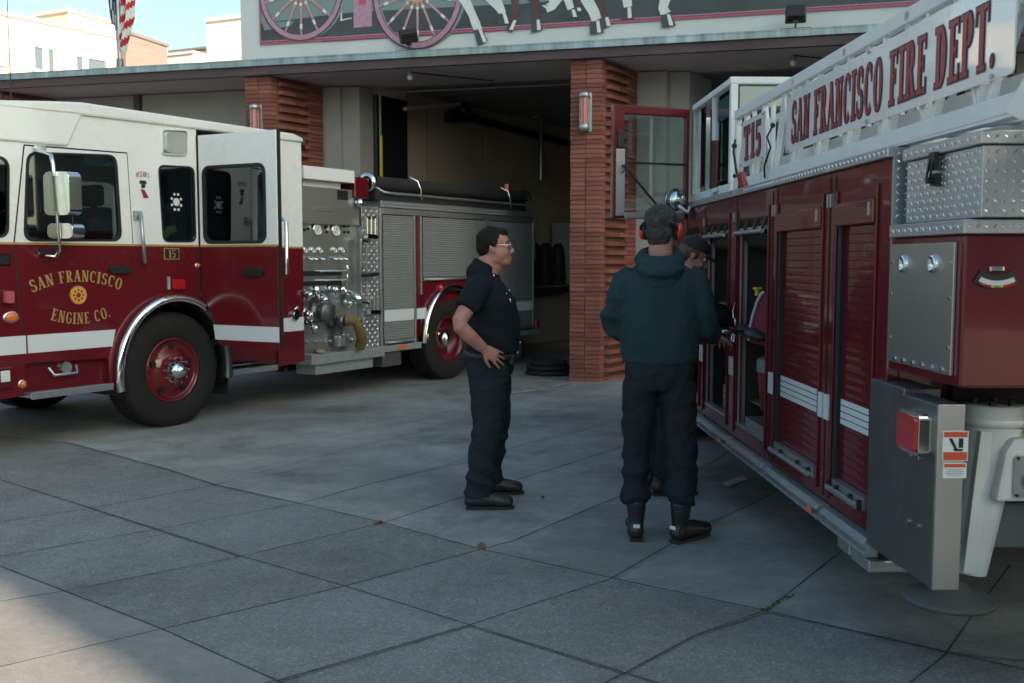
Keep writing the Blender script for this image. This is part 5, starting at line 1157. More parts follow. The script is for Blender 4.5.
# underside: chassis beams, wheels; a black sheet stands in for darkness at the near end
b = MB(); b.box(TX+.15, TX+2.3, 4.1, 7.9, .34, .415); b.box(TX+.5, TX+2.2, 4.0, 4.35, .55, .85); b.box(TX+.7, TX+.85, 1.0, 9.5, .55, .85); b.box(TX+1.5, TX+1.65, 1.0, 9.5, .55, .85); b.box(TX+.25, TX+2.38, 3.86, 3.9, .42, 1.11); b.build('chassis', M['chassis'], tk)
b = MB(); b.box(hx+.02,hx+.42,3.78,3.82,.42,.60); b.build('frame_plate', M['greybox'], tk, bevel=.01)
b = MB()
for x in (TX+.1, TX+1.95): b.lathe([(0,.28),(0,.48),(.03,.52),(.27,.52),(.30,.48),(.30,.28)], (x,8.7,.525), (1,0,0), 40)
b.build('trailer_wheel', M['tyre'], tk)
b = MB(); b.lathe([(.30,.28),(.2,.2),(.2,.0)], (TX+.1-.2,8.7,.525), (1,0,0), 24); b.build('rim', M['chrome'], tk)
b = MB(); b.box(TX, TX+2.4, 7.96, 9.6, 1.1, 1.93); b.build('rear_body', M['red'], tk, bevel=.01)
# ---- tiller cab with its open door
cz0, cz1 = 1.99, 2.70; cy0, cy1 = 6.60, 7.80; cx0, cx1 = TX+.02, TX+1.3
def post(nm, p, q, w_, m): b = MB(); b.bar(p, q, w_, w_, (0,1,0)); return b.build(nm, M[m], tc_)
b = MB(); b.box(cx0, cx1, cy0, cy1, 1.998, 2.06); tc_ = b.build('tiller_cab', M['ladder'], tk, bevel=.01)
post('corner_post', (cx0+.02,cy0+.02,cz0+.07), (cx0+.02,cy0+.02,cz1), .045, 'ladder'); post('corner_post', (cx0+.02,cy1-.02,cz0+.07), (cx0+.02,cy1-.02,cz1), .06, 'alu')
post('corner_post', (cx1-.02,cy0+.02,cz0+.07), (cx1-.02,cy0+.02,cz1), .045, 'ladder'); post('corner_post', (cx1-.02,cy1-.02,cz0+.07), (cx1-.02,cy1-.02,cz1), .045, 'ladder')
post('door_post', (cx0+.02,7.15,2.40), (cx0+.02,7.15,cz1), .035, 'ladder'); post('door_post', (cx0+.02,7.15,cz0+.07), (cx0+.02,7.15,2.398), .035, 'red'); post('door_post', (cx0+.02,7.38,cz0+.07), (cx0+.02,7.38,cz1), .03, 'chrome')
b = MB(); b.box(cx0-.01, cx1, cy0, cy0+.06, cz1, cz1+.05); b.box(cx0-.01, cx0+.05, cy0+.06, cy1, cz1, cz1+.045); b.box(cx0+.05, cx1, cy0+.06, cy1, cz1+.01, cz1+.06); b.build('cab_roof', M['ladder'], tc_, bevel=.01)
b = MB(); b.box(cx0+.02, cx0+.025, 6.66, 7.12, 2.10, cz1-.01); b.box(cx0+.06, cx1-.05, cy0+.02, cy0+.025, 2.10, cz1-.01); b.box(cx0+.02, cx0+.025, 7.40, 7.72, 2.10, cz1-.01); b.box(cx0+.06, cx1-.05, cy1-.025, cy1-.02, 2.1, cz1-.01); b.build('cab_glass', M['clear'], tc_)
b = MB(); b.box(cx0+.3, cx0+.75, 7.0, 7.4, 2.07, 2.2); b.box(cx0+.3, cx0+.75, 7.38, 7.46, 2.2, 2.6); b.build('seat', M['inter'], tc_, bevel=.03)
b = MB(); b.box(cx0+.022, cx0+.024, 6.68, 7.10, 2.52, 2.66); b.build('sun_strip', M['mteal2'], tc_)
# door
dx0, dy0 = TX-.01, 7.78; dx1, dy1 = .965, 7.56
ddv = Vector((dx1-dx0, dy1-dy0, 0)); DL = ddv.length; ddv.normalize(); dn = Vector((ddv.y, -ddv.x, 0)); dn = dn if dn.y < 0 else -dn
def TD(u, v, d): p = Vector((dx0, dy0, v))+ddv*u-dn*d; return (p.x, p.y, p.z)
dz0, dz1 = 1.865, 2.715
b = MB(); b.panel([(0,dz0),(DL,dz0),(DL,dz1),(0,dz1)], [[(.03,dz0+.05),(DL-.10,dz0+.05),(DL-.10,dz1-.065),(.03,dz1-.065)]], TD, .05); dr = b.build('cab_door', M['red'], tk, bevel=.008)
b = MB(); b.panel([(DL-.098,dz0+.02),(DL-.025,dz0+.02),(DL-.025,dz0+.52),(DL-.098,dz0+.52)], [], lambda u, v, d: TD(u, v, d-.008), .01); b.panel([(.04,dz0+.003),(DL-.10,dz0+.003),(DL-.10,dz0+.048),(.04,dz0+.048)], [], lambda u, v, d: TD(u, v, d-.008), .01); b.build('inner_panel', M['alu'], dr, bevel=.003)
b = MB(); b.panel([(DL-.090,dz0+.53),(DL-.035,dz0+.53),(DL-.035,dz0+.66),(DL-.090,dz0+.66)], [], lambda u, v, d: TD(u, v, d-.014), .016); b.build('door_latch', M['black'], dr, bevel=.004)
b = MB(); b.panel([(.03,dz0+.05),(DL-.10,dz0+.05),(DL-.10,dz1-.065),(.03,dz1-.065)], [], lambda u, v, d: TD(u, v, d+.02), .006); b.build('pane', M['clear'], dr)
b = MB(); b.bar(TD(.03,dz0+.42,-.01), TD(DL-.1,dz0+.42,-.01), .012, .016); b.bar(TD(.25,dz0+.06,-.02), TD(DL-.08,dz0+.40,-.02), .014, .014); b.tube([TD(DL-.06,dz0+.40,-.03),TD(DL-.09,dz0+.36,-.04),TD(DL-.06,dz0+.34,-.03)], .008, 6); b.build('window_bar', M['black'], dr)
# chrome spotlight at the far roof edge
p = TF.hit(675, 200, 0, TX-.12); b = MB(); b.ball((TX-.12,p.y,p.z), .085, .085, .085, 24, 16); sp_ = b.build('spotlight', M['chrome'], tk)
b = MB(); b.tube([(TX-.10,p.y-.06,p.z-.05),(TX-.04,p.y-.1,p.z-.10),(TX+.0,p.y-.05,1.99)], .014, 8); b.build('spotlight_arm', M['ladder'], tk)
b = MB(); b.lathe([(0,.088),(.012,.092),(.02,.085)], (TX-.12,p.y,p.z), (-.6,-.8,0), 24); b.build('lamp_rim', M['alu'], sp_)
b = MB(); b.box(TX+.05,TX+.25,7.0,7.2,1.997,2.04) if False else b.cyl((TX+.06,6.9,2.0),(TX+.06,6.9,2.06),.05,n=12); b.cyl((TX+.05,7.15,2.0),(TX+.05,7.15,2.05),.035,n=12); b.box(TX+.02,TX+.12,6.95,7.1,2.0,2.03); b.build('roof_fitting', M['alu'], tk)
# ---- the ladder
LXo, LXi = TX+.02, TX+1.25; LT = 6.52; LN = 1.2; zb0, zb1, zt0, zt1 = 2.0, 2.065, 2.455, 2.515
b = MB()
for x in (LXo, LXi):
    s1 = 1 if x == LXo else -1
    b.box(min(x,x+s1*.045), max(x,x+s1*.045), LN, LT, zb0, zb1); b.box(min(x,x+s1*.04), max(x,x+s1*.04), LN, LT, zt0, zt1); b.box(min(x+s1*.004,x+s1*.04), max(x+s1*.004,x+s1*.04), LT-.05, LT-.001, zb1, zt0)
lad = b.build('ladder', M['ladder'], tk, bevel=.006)
b = MB()
for x in (LXo+.02, LXi-.02):
    y = LT-.25; 
    while y > LN+.2:
        b.bar((x,y+.16,zb1), (x,y,zt0), .022, .028, (1,0,0)); b.bar((x,y-.16,zb1), (x,y,zt0), .022, .028, (1,0,0)); b.box(x-.012, x+.012, y-.17-.012, y-.17+.012, zb1, zt0)
        y -= .40
b.build('ladder_brace', M['ladder'], lad)
b = MB(); y = LT-.05
while y > LN: b.cyl((LXo+.04,y,zb0+.035),(LXi-.04,y,zb0+.035),.018,n=8); y -= .335
b.build('rung', M['ladder'], lad)
# inner fly section, narrower
b = MB()
for x in (LXo+.11, LXi-.15): b.box(x, x+.035, LN, LT-.25, zb1+.03, zb1+.085); b.box(x, x+.03, LN, LT-.25, zt0-.08, zt0-.04)
fly = b.build('fly_section', M['ladder'], lad, bevel=.004)
b = MB()
for x in (LXo+.125, LXi-.135):
    y = LT-.4
    while y > LN+.2: b.bar((x,y+.14,zb1+.085),(x,y,zt0-.08),.018,.022,(1,0,0)); b.bar((x,y-.14,zb1+.085),(x,y,zt0-.08),.018,.022,(1,0,0)); y -= .36
y = LT-.3
while y > LN: b.cyl((LXo+.14,y,zb1+.06),(LXi-.14,y,zb1+.06),.017,n=8); y -= .335
b.build('rung', M['alu'], fly)
# rail rest below the ladder near end (long white beam)
b = MB(); b.panel([(LN,1.99),(3.2,1.99),(4.3,1.998),(4.3,2.0),(LN,2.0)], [], lambda u, v, d: (LXo+.0+d, u, v), .05); b.box(TX+.25, TX+.5, 1.2, 3.9, 1.78+.25, 1.99) ; b.build('beam', M['ladder'], lad)
# sign boards
sx_ = LXo-.012
TS = lambda u, v, d: (sx_-d, u, v)
def sgn(pts, nm='sign_board'): b = MB(); b.panel(pts, [], lambda u, v, d: (sx_+d, u, v), .006); return b.build(nm, M['white'], lad, bevel=.002)
sy1, sy0 = TH(786, 120, sx_)[0], TH(1014.5, 40, sx_)[0]
szb, szt = 2.118, 2.425
sb = sgn(rr(sy0, sy1, szb, szt, .02)); print('SIGN', sy0, sy1, szb, szt)
ya, yb = TH(792, 120, sx_)[0], TH(997, 30, sx_)[0]
zt_, zb_ = 2.367, 2.160
for grow, mt_, dz_ in ((.035, 'outline', .0005), (0, 'letter', .0022)):
    lettering('SAN FRANCISCO FIRE DEPT.', lambda u, v, d: (sx_-.0005-d, ya-u, zb_+v), zt_-zb_, ya-yb, grow=grow, dz=dz_, sp=.07, T=.21).build('sign_lettering', M[mt_], sb)
y1_, z1_ = TH(741.5, 127, sx_); y0_, z0_ = TH(764.5, 161, sx_)
sb2 = sgn(rr(y0_, y1_, 2.125, 2.405, .015))
for grow, mt_, dz_ in ((.035, 'outline', .0005), (0, 'letter', .0022)):
    lettering('T15', lambda u, v, d: (sx_-.0005-d, y1_-.07-u, 2.165+v), .20, (y1_-y0_)-.14, grow=grow, dz=dz_, sp=.08, T=.22).build('sign_lettering', M[mt_], sb2)
b = MB()
for y in (sy0+.12, (sy0+sy1)/2, sy1-.06):
    for z in (szb+.01, szt-.01): b.cyl((sx_-.003,y,z),(sx_-.012,y,z),.008,n=8)
for y in (y0_+.03, y1_-.03):
    for z in (2.14, 2.39): b.cyl((sx_-.003,y,z),(sx_-.012,y,z),.007,n=8)
b.build('sign_bolt', M['alu'], lad)
for k, s_ in enumerate(('80','80','80')):
    y = (3.88, 4.55, 5.3)[k]; lettering(s_, lambda u, v, d, y=y: (LXo-.001-d, y-u, 2.468+v), .032, .035, T=.16).build('rail_number', M['mpink'], lad)
# tip details: lights and cable
b = MB(); b.tube([(LXo-.01,6.44,2.32),(LXo-.03,6.40,2.24),(LXo-.02,6.36,2.12),(LXo-.01,6.30,2.03)], .008, 6); b.ball((LXo-.02,6.42,2.28), .018, n=8, m=6); b.tube([(LXo-.01,5.60,2.30),(LXo-.03,5.64,2.24),(LXo-.02,5.60,2.18),(LXo-.03,5.66,2.10),(LXo-.02,5.72,2.08),(LXo-.01,5.74,2.02)], .006, 6); b.ball((LXo-.01,5.60,2.30), .015, n=8, m=6); b.ball((LXo-.01,6.44,2.09), .014, n=8, m=6); b.build('wiring', M['black'], lad)
b = MB(); b.add([(TX-.01,6.28,1.998),(TX-.01,6.12,1.998),(TX-.01,6.25,2.10),(TX+.03,6.28,1.998),(TX+.03,6.12,1.998),(TX+.03,6.25,2.10)], [(0,1,2),(5,4,3),(0,3,4,1),(1,4,5,2),(2,5,3,0)]); b.build('wheel_chock_tip', M['redlens'], tk)
# base housing of the ladder near the frame edge
p = TF.hit(1010, 112, 0, TX-.02); b = MB(); b.panel([(p.y,p.z+.0),(p.y-.12,p.z+.10),(p.y-.9,p.z+.14),(p.y-.9,p.z-.05),(p.y-.10,p.z-.04)], [], lambda u, v, d: (TX-.04+d, u, v), .05); b.build('lift_bracket', M['white'], lad, bevel=.005)
# ---- equipment lying in the compartments (things of their own)
def tw(x, y, z): q = Matrix.Rotation(R(1.55), 3, 'Z') @ Vector((x, y, 0)); return (q.x, q.y, z)
RZ = R(1.55)
def eq(nm, lb, cat, x, y, z, group=None): return thing(nm, lb, cat, tw(x, y, z), RZ, group)
def cylinder_pack(x, y, z, lb):
    t = eq('air_cylinder', lb, 'air cylinder', x, y, z, 'air cylinders in the compartments')
    b = MB(); b.cyl((0,0,0),(.0,0,.38),.085,n=18); b.ball((0,0,.38),.085,.085,.06,18,8); b.ball((0,0,0),.085,.085,.03,18,6); b.build('bottle', M['greybox'], t)
    b = MB(); b.cyl((0,0,.42),(0,0,.48),.02,n=8); b.cyl((-.04,0,.49),(.03,0,.49),.028,n=10); b.build('valve', M['black'], t)
    b = MB(); b.tube([(-.087,-.04,.05),(-.10,-.05,.2),(-.09,-.03,.36),(-.04,-.04,.44)], .014, 6); b.build('strap', M['black'], t); return t
shelf = lambda y0, y1, z: tbox('shelf', M['greybox'], TX+.10, TX+.74, y0, y1, z, z+.012)
shelf(5.61, 6.34, 1.04); shelf(6.51, 7.22, 1.235)
cylinder_pack(TX+.22, 6.02, 1.16, 'grey air cylinder above the magenta bag in the nearer open compartment'); cylinder_pack(TX+.24, 6.70, 1.247, 'grey air cylinder in the open compartment beside the man in the cap')
b = eq('duffel_bag', 'magenta bag with white curved piping in the open compartment', 'bag', TX+.10, 5.78, 1.053)
m = MB(); m.panel([(-.16,0)]+[(-.16+.36*math.sin(a*math.pi/16)*.9, .30*(1-math.cos(a*math.pi/16))/1.0*.58) for a in range(0,1)]+[(.20,0),(.19,.06),(.12,.16),(.02,.25),(-.08,.30),(-.16,.32)], [], lambda u, v, d: (-.09+d, u, v), .26); m.build('bag_body', mat('magenta_fabric', (.20,.010,.035), .8, bump=.2, bscale=30), b, bevel=.03, seg=3)
m = MB(); m.tube([(-.10,.20,.01),(-.10,.19,.07),(-.10,.115,.17),(-.10,.015,.262),(-.10,-.085,.312)], .010, 6); m.build('piping', M['dial'], b)
b = eq('tool_roll', 'black tool bag hanging over the sill of the nearer open compartment', 'bag', TX+.05, 5.97, 1.085)
m = MB(); m.loft([(-.02,-.30,.02,.09,.025),(-.04,-.1,.03,.10,.032),(-.03,.1,.035,.08,.028),(-.02,.22,.05,.05,.018)], 14); m.build('bag_cloth', M['black'], b)
m = MB(); m.tube([(-.07,.24,.05),(-.08,.23,.09),(-.08,.26,.11),(-.07,.27,.06)], .005, 6, True); m.tube([(-.09,.24,.10),(-.09,.25,.15),(-.08,.24,.20)], .004, 6); m.tube([(-.08,.30,.0),(-.09,.28,-.04),(-.08,.26,-.05),(-.07,.28,-.01)], .005, 6, True); m.build('carabiner', M['chrome'], b)
b = eq('valve_tag', 'small yellow tag fitting beside the magenta bag', 'tag', TX+.05, 5.99, 1.335); m = MB(); m.cyl((0,0,0),(0,.0,.035),.016,n=10); m.box(-.02,.02,-.035,.035,.035,.05); m.build('tag_body', M['yellow'], b, bevel=.004)
b = eq('bucket', 'red plastic bucket with a grey lid at the bottom of the nearer open compartment', 'bucket', TX+.135, 5.80, .66)
m = MB(); m.lathe([(0,0),(0,.10),(.23,.125)], (0,0,0), (0,0,1), 24); m.build('bucket_body', mat('bucket_red', (.22,.02,.018), .5), b); m = MB(); m.lathe([(.231,.13),(.30,.13),(.315,.11),(.32,0)], (0,0,0), (0,0,1), 24); m.build('lid', M['greybox'], b)
shelf(5.61, 6.34, .645)
b = eq('tool_case', 'grey open steel tray on the compartment floor below the red bucket', 'tray', TX+.15, 5.9, .508); m = MB(); m.box(-.13,.3,-.2,.2,0,.01); m.box(-.13,-.12,-.2,.2,.01,.07); m.box(-.12,.3,-.2,-.19,.01,.07); m.box(-.12,.3,.19,.2,.01,.07); m.build('tray_body', M['alu'], b)
b = eq('hand_lamp', 'small pinkish hand lamp resting in the lower tray', 'lamp', TX+.12, 5.74, .52); m = MB(); m.cyl((-.05,0,.06),(.06,0,.06),.035,n=14); m.box(-.02,.04,-.015,.015,.09,.12); m.build('lamp_body', M['orange'], b, bevel=.004); m = MB(); m.cyl((-.055,0,.06),(-.051,0,.06),.03,n=14); m.build('lens', M['dial'], b)
b = eq('metal_case', 'grey metal case on the floor of the open compartment beside the hooded man', 'case', TX+.22, 6.75, .508); m = MB(); m.box(-.14,.3,-.2,.2,0,.17); m.build('case_body', M['greybox'], b, bevel=.01); m = MB(); m.tube([(-.145,-.06,.10),(-.165,-.05,.10),(-.165,.05,.10),(-.145,.06,.10)], .008, 6); m.build('handle', M['alu'], b)
b = eq('black_coil', 'black coiled strap hanging high in the compartment beside the man in the cap', 'strap', TX+.06, 6.66, 1.5); m = MB(); m.tube([(0,.0+.06*math.cos(k*.5236),.0+.15*math.sin(k*.5236)) for k in range(12)], .012, 6, True); m.build('strap_loop', M['black'], b)
# ================================================================ people
def fuse(mb, name, mats, parent, voxel=.008, smooth=4, wr=0, wsc=7, wst=(1,1,1), label=None, seed=0, cut=None, fold=0, foldf=None):
    me = mb.mesh(name); o = bpy.data.objects.new(name, me); C.objects.link(o)
    r = o.modifiers.new('r', 'REMESH'); r.mode = 'VOXEL'; r.voxel_size = voxel; r.use_smooth_shade = True
    s = o.modifiers.new('s', 'SMOOTH'); s.factor = .5; s.iterations = smooth
    dg = bpy.context.evaluated_depsgraph_get(); dg.update(); nm = bpy.data.meshes.new_from_object(o.evaluated_get(dg)); bpy.data.objects.remove(o)
    nm.name = name; nm.materials.clear()
    for m in mats: nm.materials.append(m)
    if wr or foldf:
        ns = [v.normal.copy() for v in nm.vertices]
        for v, n_ in zip(nm.vertices, ns):
            d = 0
            if wr:
                p = Vector((v.co.x*wst[0]+seed, v.co.y*wst[1], v.co.z*wst[2]))*wsc
                a = noise.noise(p); b_ = noise.noise(p*2.3+Vector((5,5,5)))
                d += wr*(a*1.0+(1-abs(b_)*2.2)*.55)
            if foldf: d += foldf(v.co)
            v.co += n_*d
    for p in nm.polygons: p.use_smooth = True; p.material_index = 0
    o = bpy.data.objects.new(name, nm); C.objects.link(o); o.parent = parent
    if label: o['label'] = label
    return o
M['skin'] = mat('skin', (.36,.20,.155), .55, var=.25, vscale=14, col2=(.30,.14,.11), bump=.08, bscale=220); M['skinred'] = mat('skin_ruddy', (.40,.205,.155), .55, var=.25, vscale=14, col2=(.34,.14,.11), bump=.08, bscale=220)
M['hair'] = mat('dark_hair', (.010,.008,.007), .75, spec=.2, bump=.6, bscale=120, stretch=(1,1,.3)); M['hairg'] = mat('greying_hair', (.016,.016,.017), .7, bump=.9, bscale=130, var=.8, vscale=40, col2=(.075,.078,.08), spec=.25)
M['hairb'] = mat('brown_hair', (.09,.035,.018), .6, bump=.5, bscale=100)
M['navy'] = mat('navy_shirt', (.009,.013,.018), .85, spec=.15, bump=.12, bscale=160); M['hood'] = mat('teal_navy_fleece', (.026,.050,.060), .95, spec=.12, bump=.25, bscale=120, var=.15, vscale=5)
M['trou'] = mat('dark_work_trousers', (.016,.023,.028), .85, spec=.15, bump=.12, bscale=150); M['sweat'] = mat('dark_navy_jumper', (.008,.012,.020), .95, spec=.12, bump=.2, bscale=100)
M['leather'] = mat('black_leather', (.014,.014,.015), .42, bump=.15, bscale=40); M['sole'] = mat('rubber_sole', (.016,.016,.016), .8); M['belt'] = mat('belt_leather', (.016,.015,.014), .5)
M['muff'] = mat('earmuff_red', (.62,.03,.015), .35, coat=.5); M['teal'] = mat('teal_glove', (.10,.30,.32), .6); M['silver'] = mat('silver_pin', (.7,.7,.7), .25, 1); M['cap'] = mat('black_cap', (.012,.013,.016), .8)
M['lensg'] = glass('spectacle_lens', (.6,.66,.66), .14); M['eyew'] = mat('eye_white', (.6,.58,.56), .3); M['eyeb'] = mat('eye_iris', (.03,.02,.015), .2); M['lip'] = mat('lip', (.34,.11,.09), .5)
def T3(c, rx=0, ry=0, rz=0):
    m = Matrix.Rotation(R(rz), 3, 'Z') @ Matrix.Rotation(R(ry), 3, 'Y') @ Matrix.Rotation(R(rx), 3, 'X'); c = Vector(c)
    return lambda x, y, z: tuple(m @ Vector((x, y, z))+c)
def head(mb, c, rot, s=1.0, chub=1.0):
    """skull centre c, facing +y before rot=(rx,ry,rz)"""
    t = T3(c, *rot); o = mb.tf; mb.tf = lambda x, y, z: t(x*s, y*s, z*s)
    mb.ball((0,-.012,.03), .076, .095, .085, 20, 14); mb.ball((0,.012,-.035), .064*chub, .078, .078, 18, 12)
    mb.ball((0,.040,-.085), .045*chub, .045, .036, 16, 10); mb.ball((0,.066,-.100), .022, .018, .018, 12, 8)
    for x in (-.034, .034): mb.ball((x,.058,-.035), .027*chub, .024, .026, 12, 8); mb.ball((x*1.2,.0,-.07), .026*chub, .045, .032, 12, 8)
    mb.loft([(0,.078,.010,.010,.012),(0,.092,-.015,.012,.013),(0,.104,-.034,.015,.013)], 10); mb.ball((-.013,.090,-.038), .010, .011, .008, 8, 6); mb.ball((.013,.090,-.038), .010, .011, .008, 8, 6)
    mb.loft([(-.045,.068,.026,.008,.009),(0,.082,.026,.008,.010),(.045,.068,.026,.008,.009)], 8, ref=(0,0,1))
    mb.loft([(-.022,.076,-.066,.006,.007),(0,.086,-.064,.007,.009),(.022,.076,-.066,.006,.007)], 8, ref=(0,0,1)); mb.loft([(-.018,.076,-.078,.006,.007),(0,.083,-.079,.007,.009),(.018,.076,-.078,.006,.007)], 8, ref=(0,0,1))
    for sx in (-1, 1):
        mb.loft([(sx*.074,-.012,.012,.006,.018),(sx*.084,-.016,-.002,.006,.020),(sx*.080,-.010,-.028,.006,.012)], 10, ref=(1,0,0))
    mb.tf = o; return t
def face_bits(par, t, s=1.0, hair=None, glasses=False):
    tt = lambda x, y, z: t(x*s, y*s, z*s)
    for sx in (-1, 1):
        b = MB(tt); b.ball((sx*.031,.070,.006), .0135, .012, .010, 12, 8); e_ = b.build('eye', M['eyew'], par); b = MB(tt); b.ball((sx*.031,.079,.006), .006, .005, .006, 8, 6); b.build('iris', M['eyeb'], e_)
        b = MB(tt); b.tube([(sx*.014,.083,.028),(sx*.030,.081,.033),(sx*.050,.066,.027)], .004, 6); b.build('eyebrow', hair or M['hair'], par)
    b = MB(tt); b.loft([(-.020,.081,-.066,.003,.003),(0,.092,-.064,.004,.004),(.020,.081,-.066,.003,.003)], 6, ref=(0,0,1)); b.loft([(-.017,.080,-.076,.003,.003),(0,.089,-.077,.004,.004),(.017,.080,-.076,.003,.003)], 6, ref=(0,0,1)); b.build('lips', M['lip'], par)
    if glasses:
        b = MB(tt)
        for sx in (-1, 1):
            b.tube([(sx*.033+.025*math.cos(k*.3927), .098-.006*abs(math.cos(k*.3927)), .004+.017*math.sin(k*.3927)) for k in range(16)], .0018, 6, True); b.tube([(sx*.058,.092,.010),(sx*.079,.06,.012),(sx*.084,.0,.014),(sx*.082,-.025,.004)], .0020, 6)
        b.tube([(-.009,.100,.008),(0,.104,.011),(.009,.100,.008)], .0018, 6); g_ = b.build('glasses', M['silver'], par)
        b = MB(tt); 
        for sx in (-1, 1): b.cyl((sx*.033,.094,.004),(sx*.033,.0955,.004),.0225,n=16)
        b.build('lens', M['lensg'], g_)
def hand(mb, wrist, d, palm_n, s=1.0, curl=25, side=1, spread=4, finger_curls=None):
    """palm from wrist along d; palm_n = direction the palm faces; side=+1 thumb towards d x palm_n"""
    w = Vector(wrist); d = Vector(d).normalized(); n_ = Vector(palm_n); n_ = (n_-d*n_.dot(d)).normalized(); a = d.cross(n_)*side
    ref = tuple(a)
    mb.loft([(*(w-d*.01*s), .026*s,.020*s),(*(w+d*.03*s),.036*s,.016*s),(*(w+d*.085*s),.041*s,.014*s)], 14, ref=ref, cap=.4)
    L = [.070,.078,.073,.057]; rd = [.0088,.0090,.0087,.0078]
    for k in range(4):
        off = a*(.030-.020*k)*s; base = w+d*(.080-.004*abs(k-1.2))*s+off; cur = (finger_curls or [curl]*4)[k]; dr = Matrix.Rotation(R(spread*(1.5-k)*(1)), 3, n_) @ d if side < 0 else Matrix.Rotation(R(-spread*(1.5-k)), 3, n_) @ d
        ax = n_.cross(dr) if False else dr.cross(n_); pts = [tuple(base)+(rd[k]*1.1*s, rd[k]*1.1*s)]; p = base; ang = 0
        for j, f in enumerate((.45,.32,.23)):
            ang += cur*(.7 if j == 0 else 1); dd = Matrix.Rotation(R(ang), 3, ax) @ dr; p = p+dd*L[k]*f*s; q = rd[k]*(1-.08*(j+1))*s; pts.append((*p, q, q))
        mb.loft(pts, 10, ref=ref, cap=.7)
    tb_ = w+d*.025*s+a*.028*s; td = (d*.75+a*.75+n_*.25).normalized(); td2 = (d*1+a*.35+n_*.35).normalized()
    mb.loft([(*tb_,.013*s,.012*s),(*(tb_+td*.035*s),.0115*s,.011*s),(*(tb_+td*.035*s+td2*.028*s),.010*s,.0095*s),(*(tb_+td*.035*s+td2*.05*s),.008*s,.0078*s)], 10, ref=tuple(n_), cap=.7)
def shoe(par, x, y, rz, L=.29, boot=0, z=0):
    t = T3((x, y, z), 0, 0, rz); b = MB(t)
    b.loft([(0,-.10,.058,.040,.046),(0,-.03,.070,.043,.056),(0,.05,.064,.048,.046),(0,.11,.055,.052,.040),(0,.155,.050,.046,.034)], 16)
    b.loft([(0,-.07,.05,.040,.045),(0,-.065,.11,.042,.050),(0,-.06,.12+boot,.058 if boot else .046,.062 if boot else .050)], 16)
    o = fuse(b, 'boot' if boot else 'shoe', [M['leather']], par, .007, 3, wr=.0025, wsc=22)
    b = MB(t); pts = [(.040*math.sin(a)*(1.0 if math.cos(a) < 0 else 1.12), .035+.158*math.cos(a)) for a in [2*math.pi*k/28 for k in range(28)]]
    b.panel(pts, [], lambda u, v, d: (u*.97, v*.97, .005+d), .020); b.box(-.034,.034,-.118,-.04,.0,.022); b.build('sole', M['sole'], o, bevel=.007)
    b = MB(t)
    for k in range(4): b.tube([(-.022,.02+.022*k,.098-.010*k),(0,.02+.022*k,.106-.010*k),(.022,.02+.022*k,.098-.010*k)], .003, 5)
    b.build('laces', M['black'], o); return o, t
# ---------------------------------------------------------------- man in navy shirt, side view, hand on hip
m1 = thing('person', 'man in short-sleeved navy shirt and glasses standing in profile with a hand on his hip', 'person', (-.145, 6.27, 0), R(-93))
HC = (0, .042, 1.628); HR = (4, 0, 0)
b = MB(); t1 = head(b, HC, HR, 1.05, 1.2)
b.loft([(0,-.030,1.40,.085,.082),(0,-.014,1.47,.074,.078),(0,.012,1.53,.070,.082),(0,.03,1.58,.064,.072)], 18)
b.loft([(0,.02,.90,.15,.12),(0,.03,1.05,.17,.16),(0,.02,1.2,.17,.13),(0,-.02,1.36,.15,.09)], 20)
b.loft([(.19,-.045,1.375,.055,.055),(.255,-.10,1.28,.050,.054),(.325,-.155,1.185,.044,.046),(.335,-.15,1.155,.043,.045),(.305,-.09,1.09,.042,.044),(.262,-.02,1.02,.028,.034)], 16, ref=(1,0,0))
hand(b, (.258,-.012,1.012), (-.35,.82,-.55), (-.9,-.45,-.1), 1.08, 10, side=-1, spread=9, finger_curls=[6,9,12,16])
b.loft([(-.19,-.045,1.375,.055,.055),(-.27,-.08,1.2,.048,.05),(-.31,-.06,1.10,.042,.044),(-.27,.05,1.02,.030,.034)], 16, ref=(1,0,0)); hand(b, (-.262,.06,1.01), (.35,.75,-.5), (.9,-.3,0), 1.0, 20, side=1)
b.loft([(.10,.0,.92,.09,.09),(.14,.0,.50,.06,.065),(.175,-.06,.08,.04,.04)], 12); b.loft([(-.10,.0,.92,.09,.09),(-.17,.03,.50,.06,.065),(-.21,.0,.08,.04,.04)], 12)
sk1 = fuse(b, 'body', [M['skinred']], m1, .0058, 3); face_bits(m1, t1, 1.05, glasses=True)
# hair cap
b = MB(lambda x, y, z: t1(x*1.05, y*1.05, z*1.05)); b.ball((0,-.020,.045), .082, .098, .082, 22, 14); b.ball((0,-.058,.01), .070, .058, .070, 16, 10); b.ball((0,.042,.088), .058, .036, .026, 14, 8)
b.loft([(-.078,-.008,.055,.010,.022),(-.079,-.004,.018,.007,.014),(-.076,.0,.0,.005,.009)], 8); b.loft([(.078,-.008,.055,.010,.022),(.079,-.004,.018,.007,.014),(.076,.0,.0,.005,.009)], 8)
hr = fuse(b, 'hair', [M['hair']], m1, .006, 2, wr=.006, wsc=28, wst=(1,1,.6))
# trim the hair off the face
def trim(o, t, fn):
    me = o.data; bm = bmesh.new(); bm.from_mesh(me); o0 = Vector(t(0,0,0)); mx = Matrix([Vector(t(1,0,0))-o0, Vector(t(0,1,0))-o0, Vector(t(0,0,1))-o0])
    dl = [v for v in bm.verts if fn(mx @ (v.co-o0))]; bmesh.ops.delete(bm, geom=dl, context='VERTS'); bm.to_mesh(me); bm.free()
trim(hr, t1, lambda p: (p.y > .035 and p.z < .070+.25*(.075-p.y)) or (p.y > .022 and p.z < .052) or (p.y > .004 and p.z < .0) )
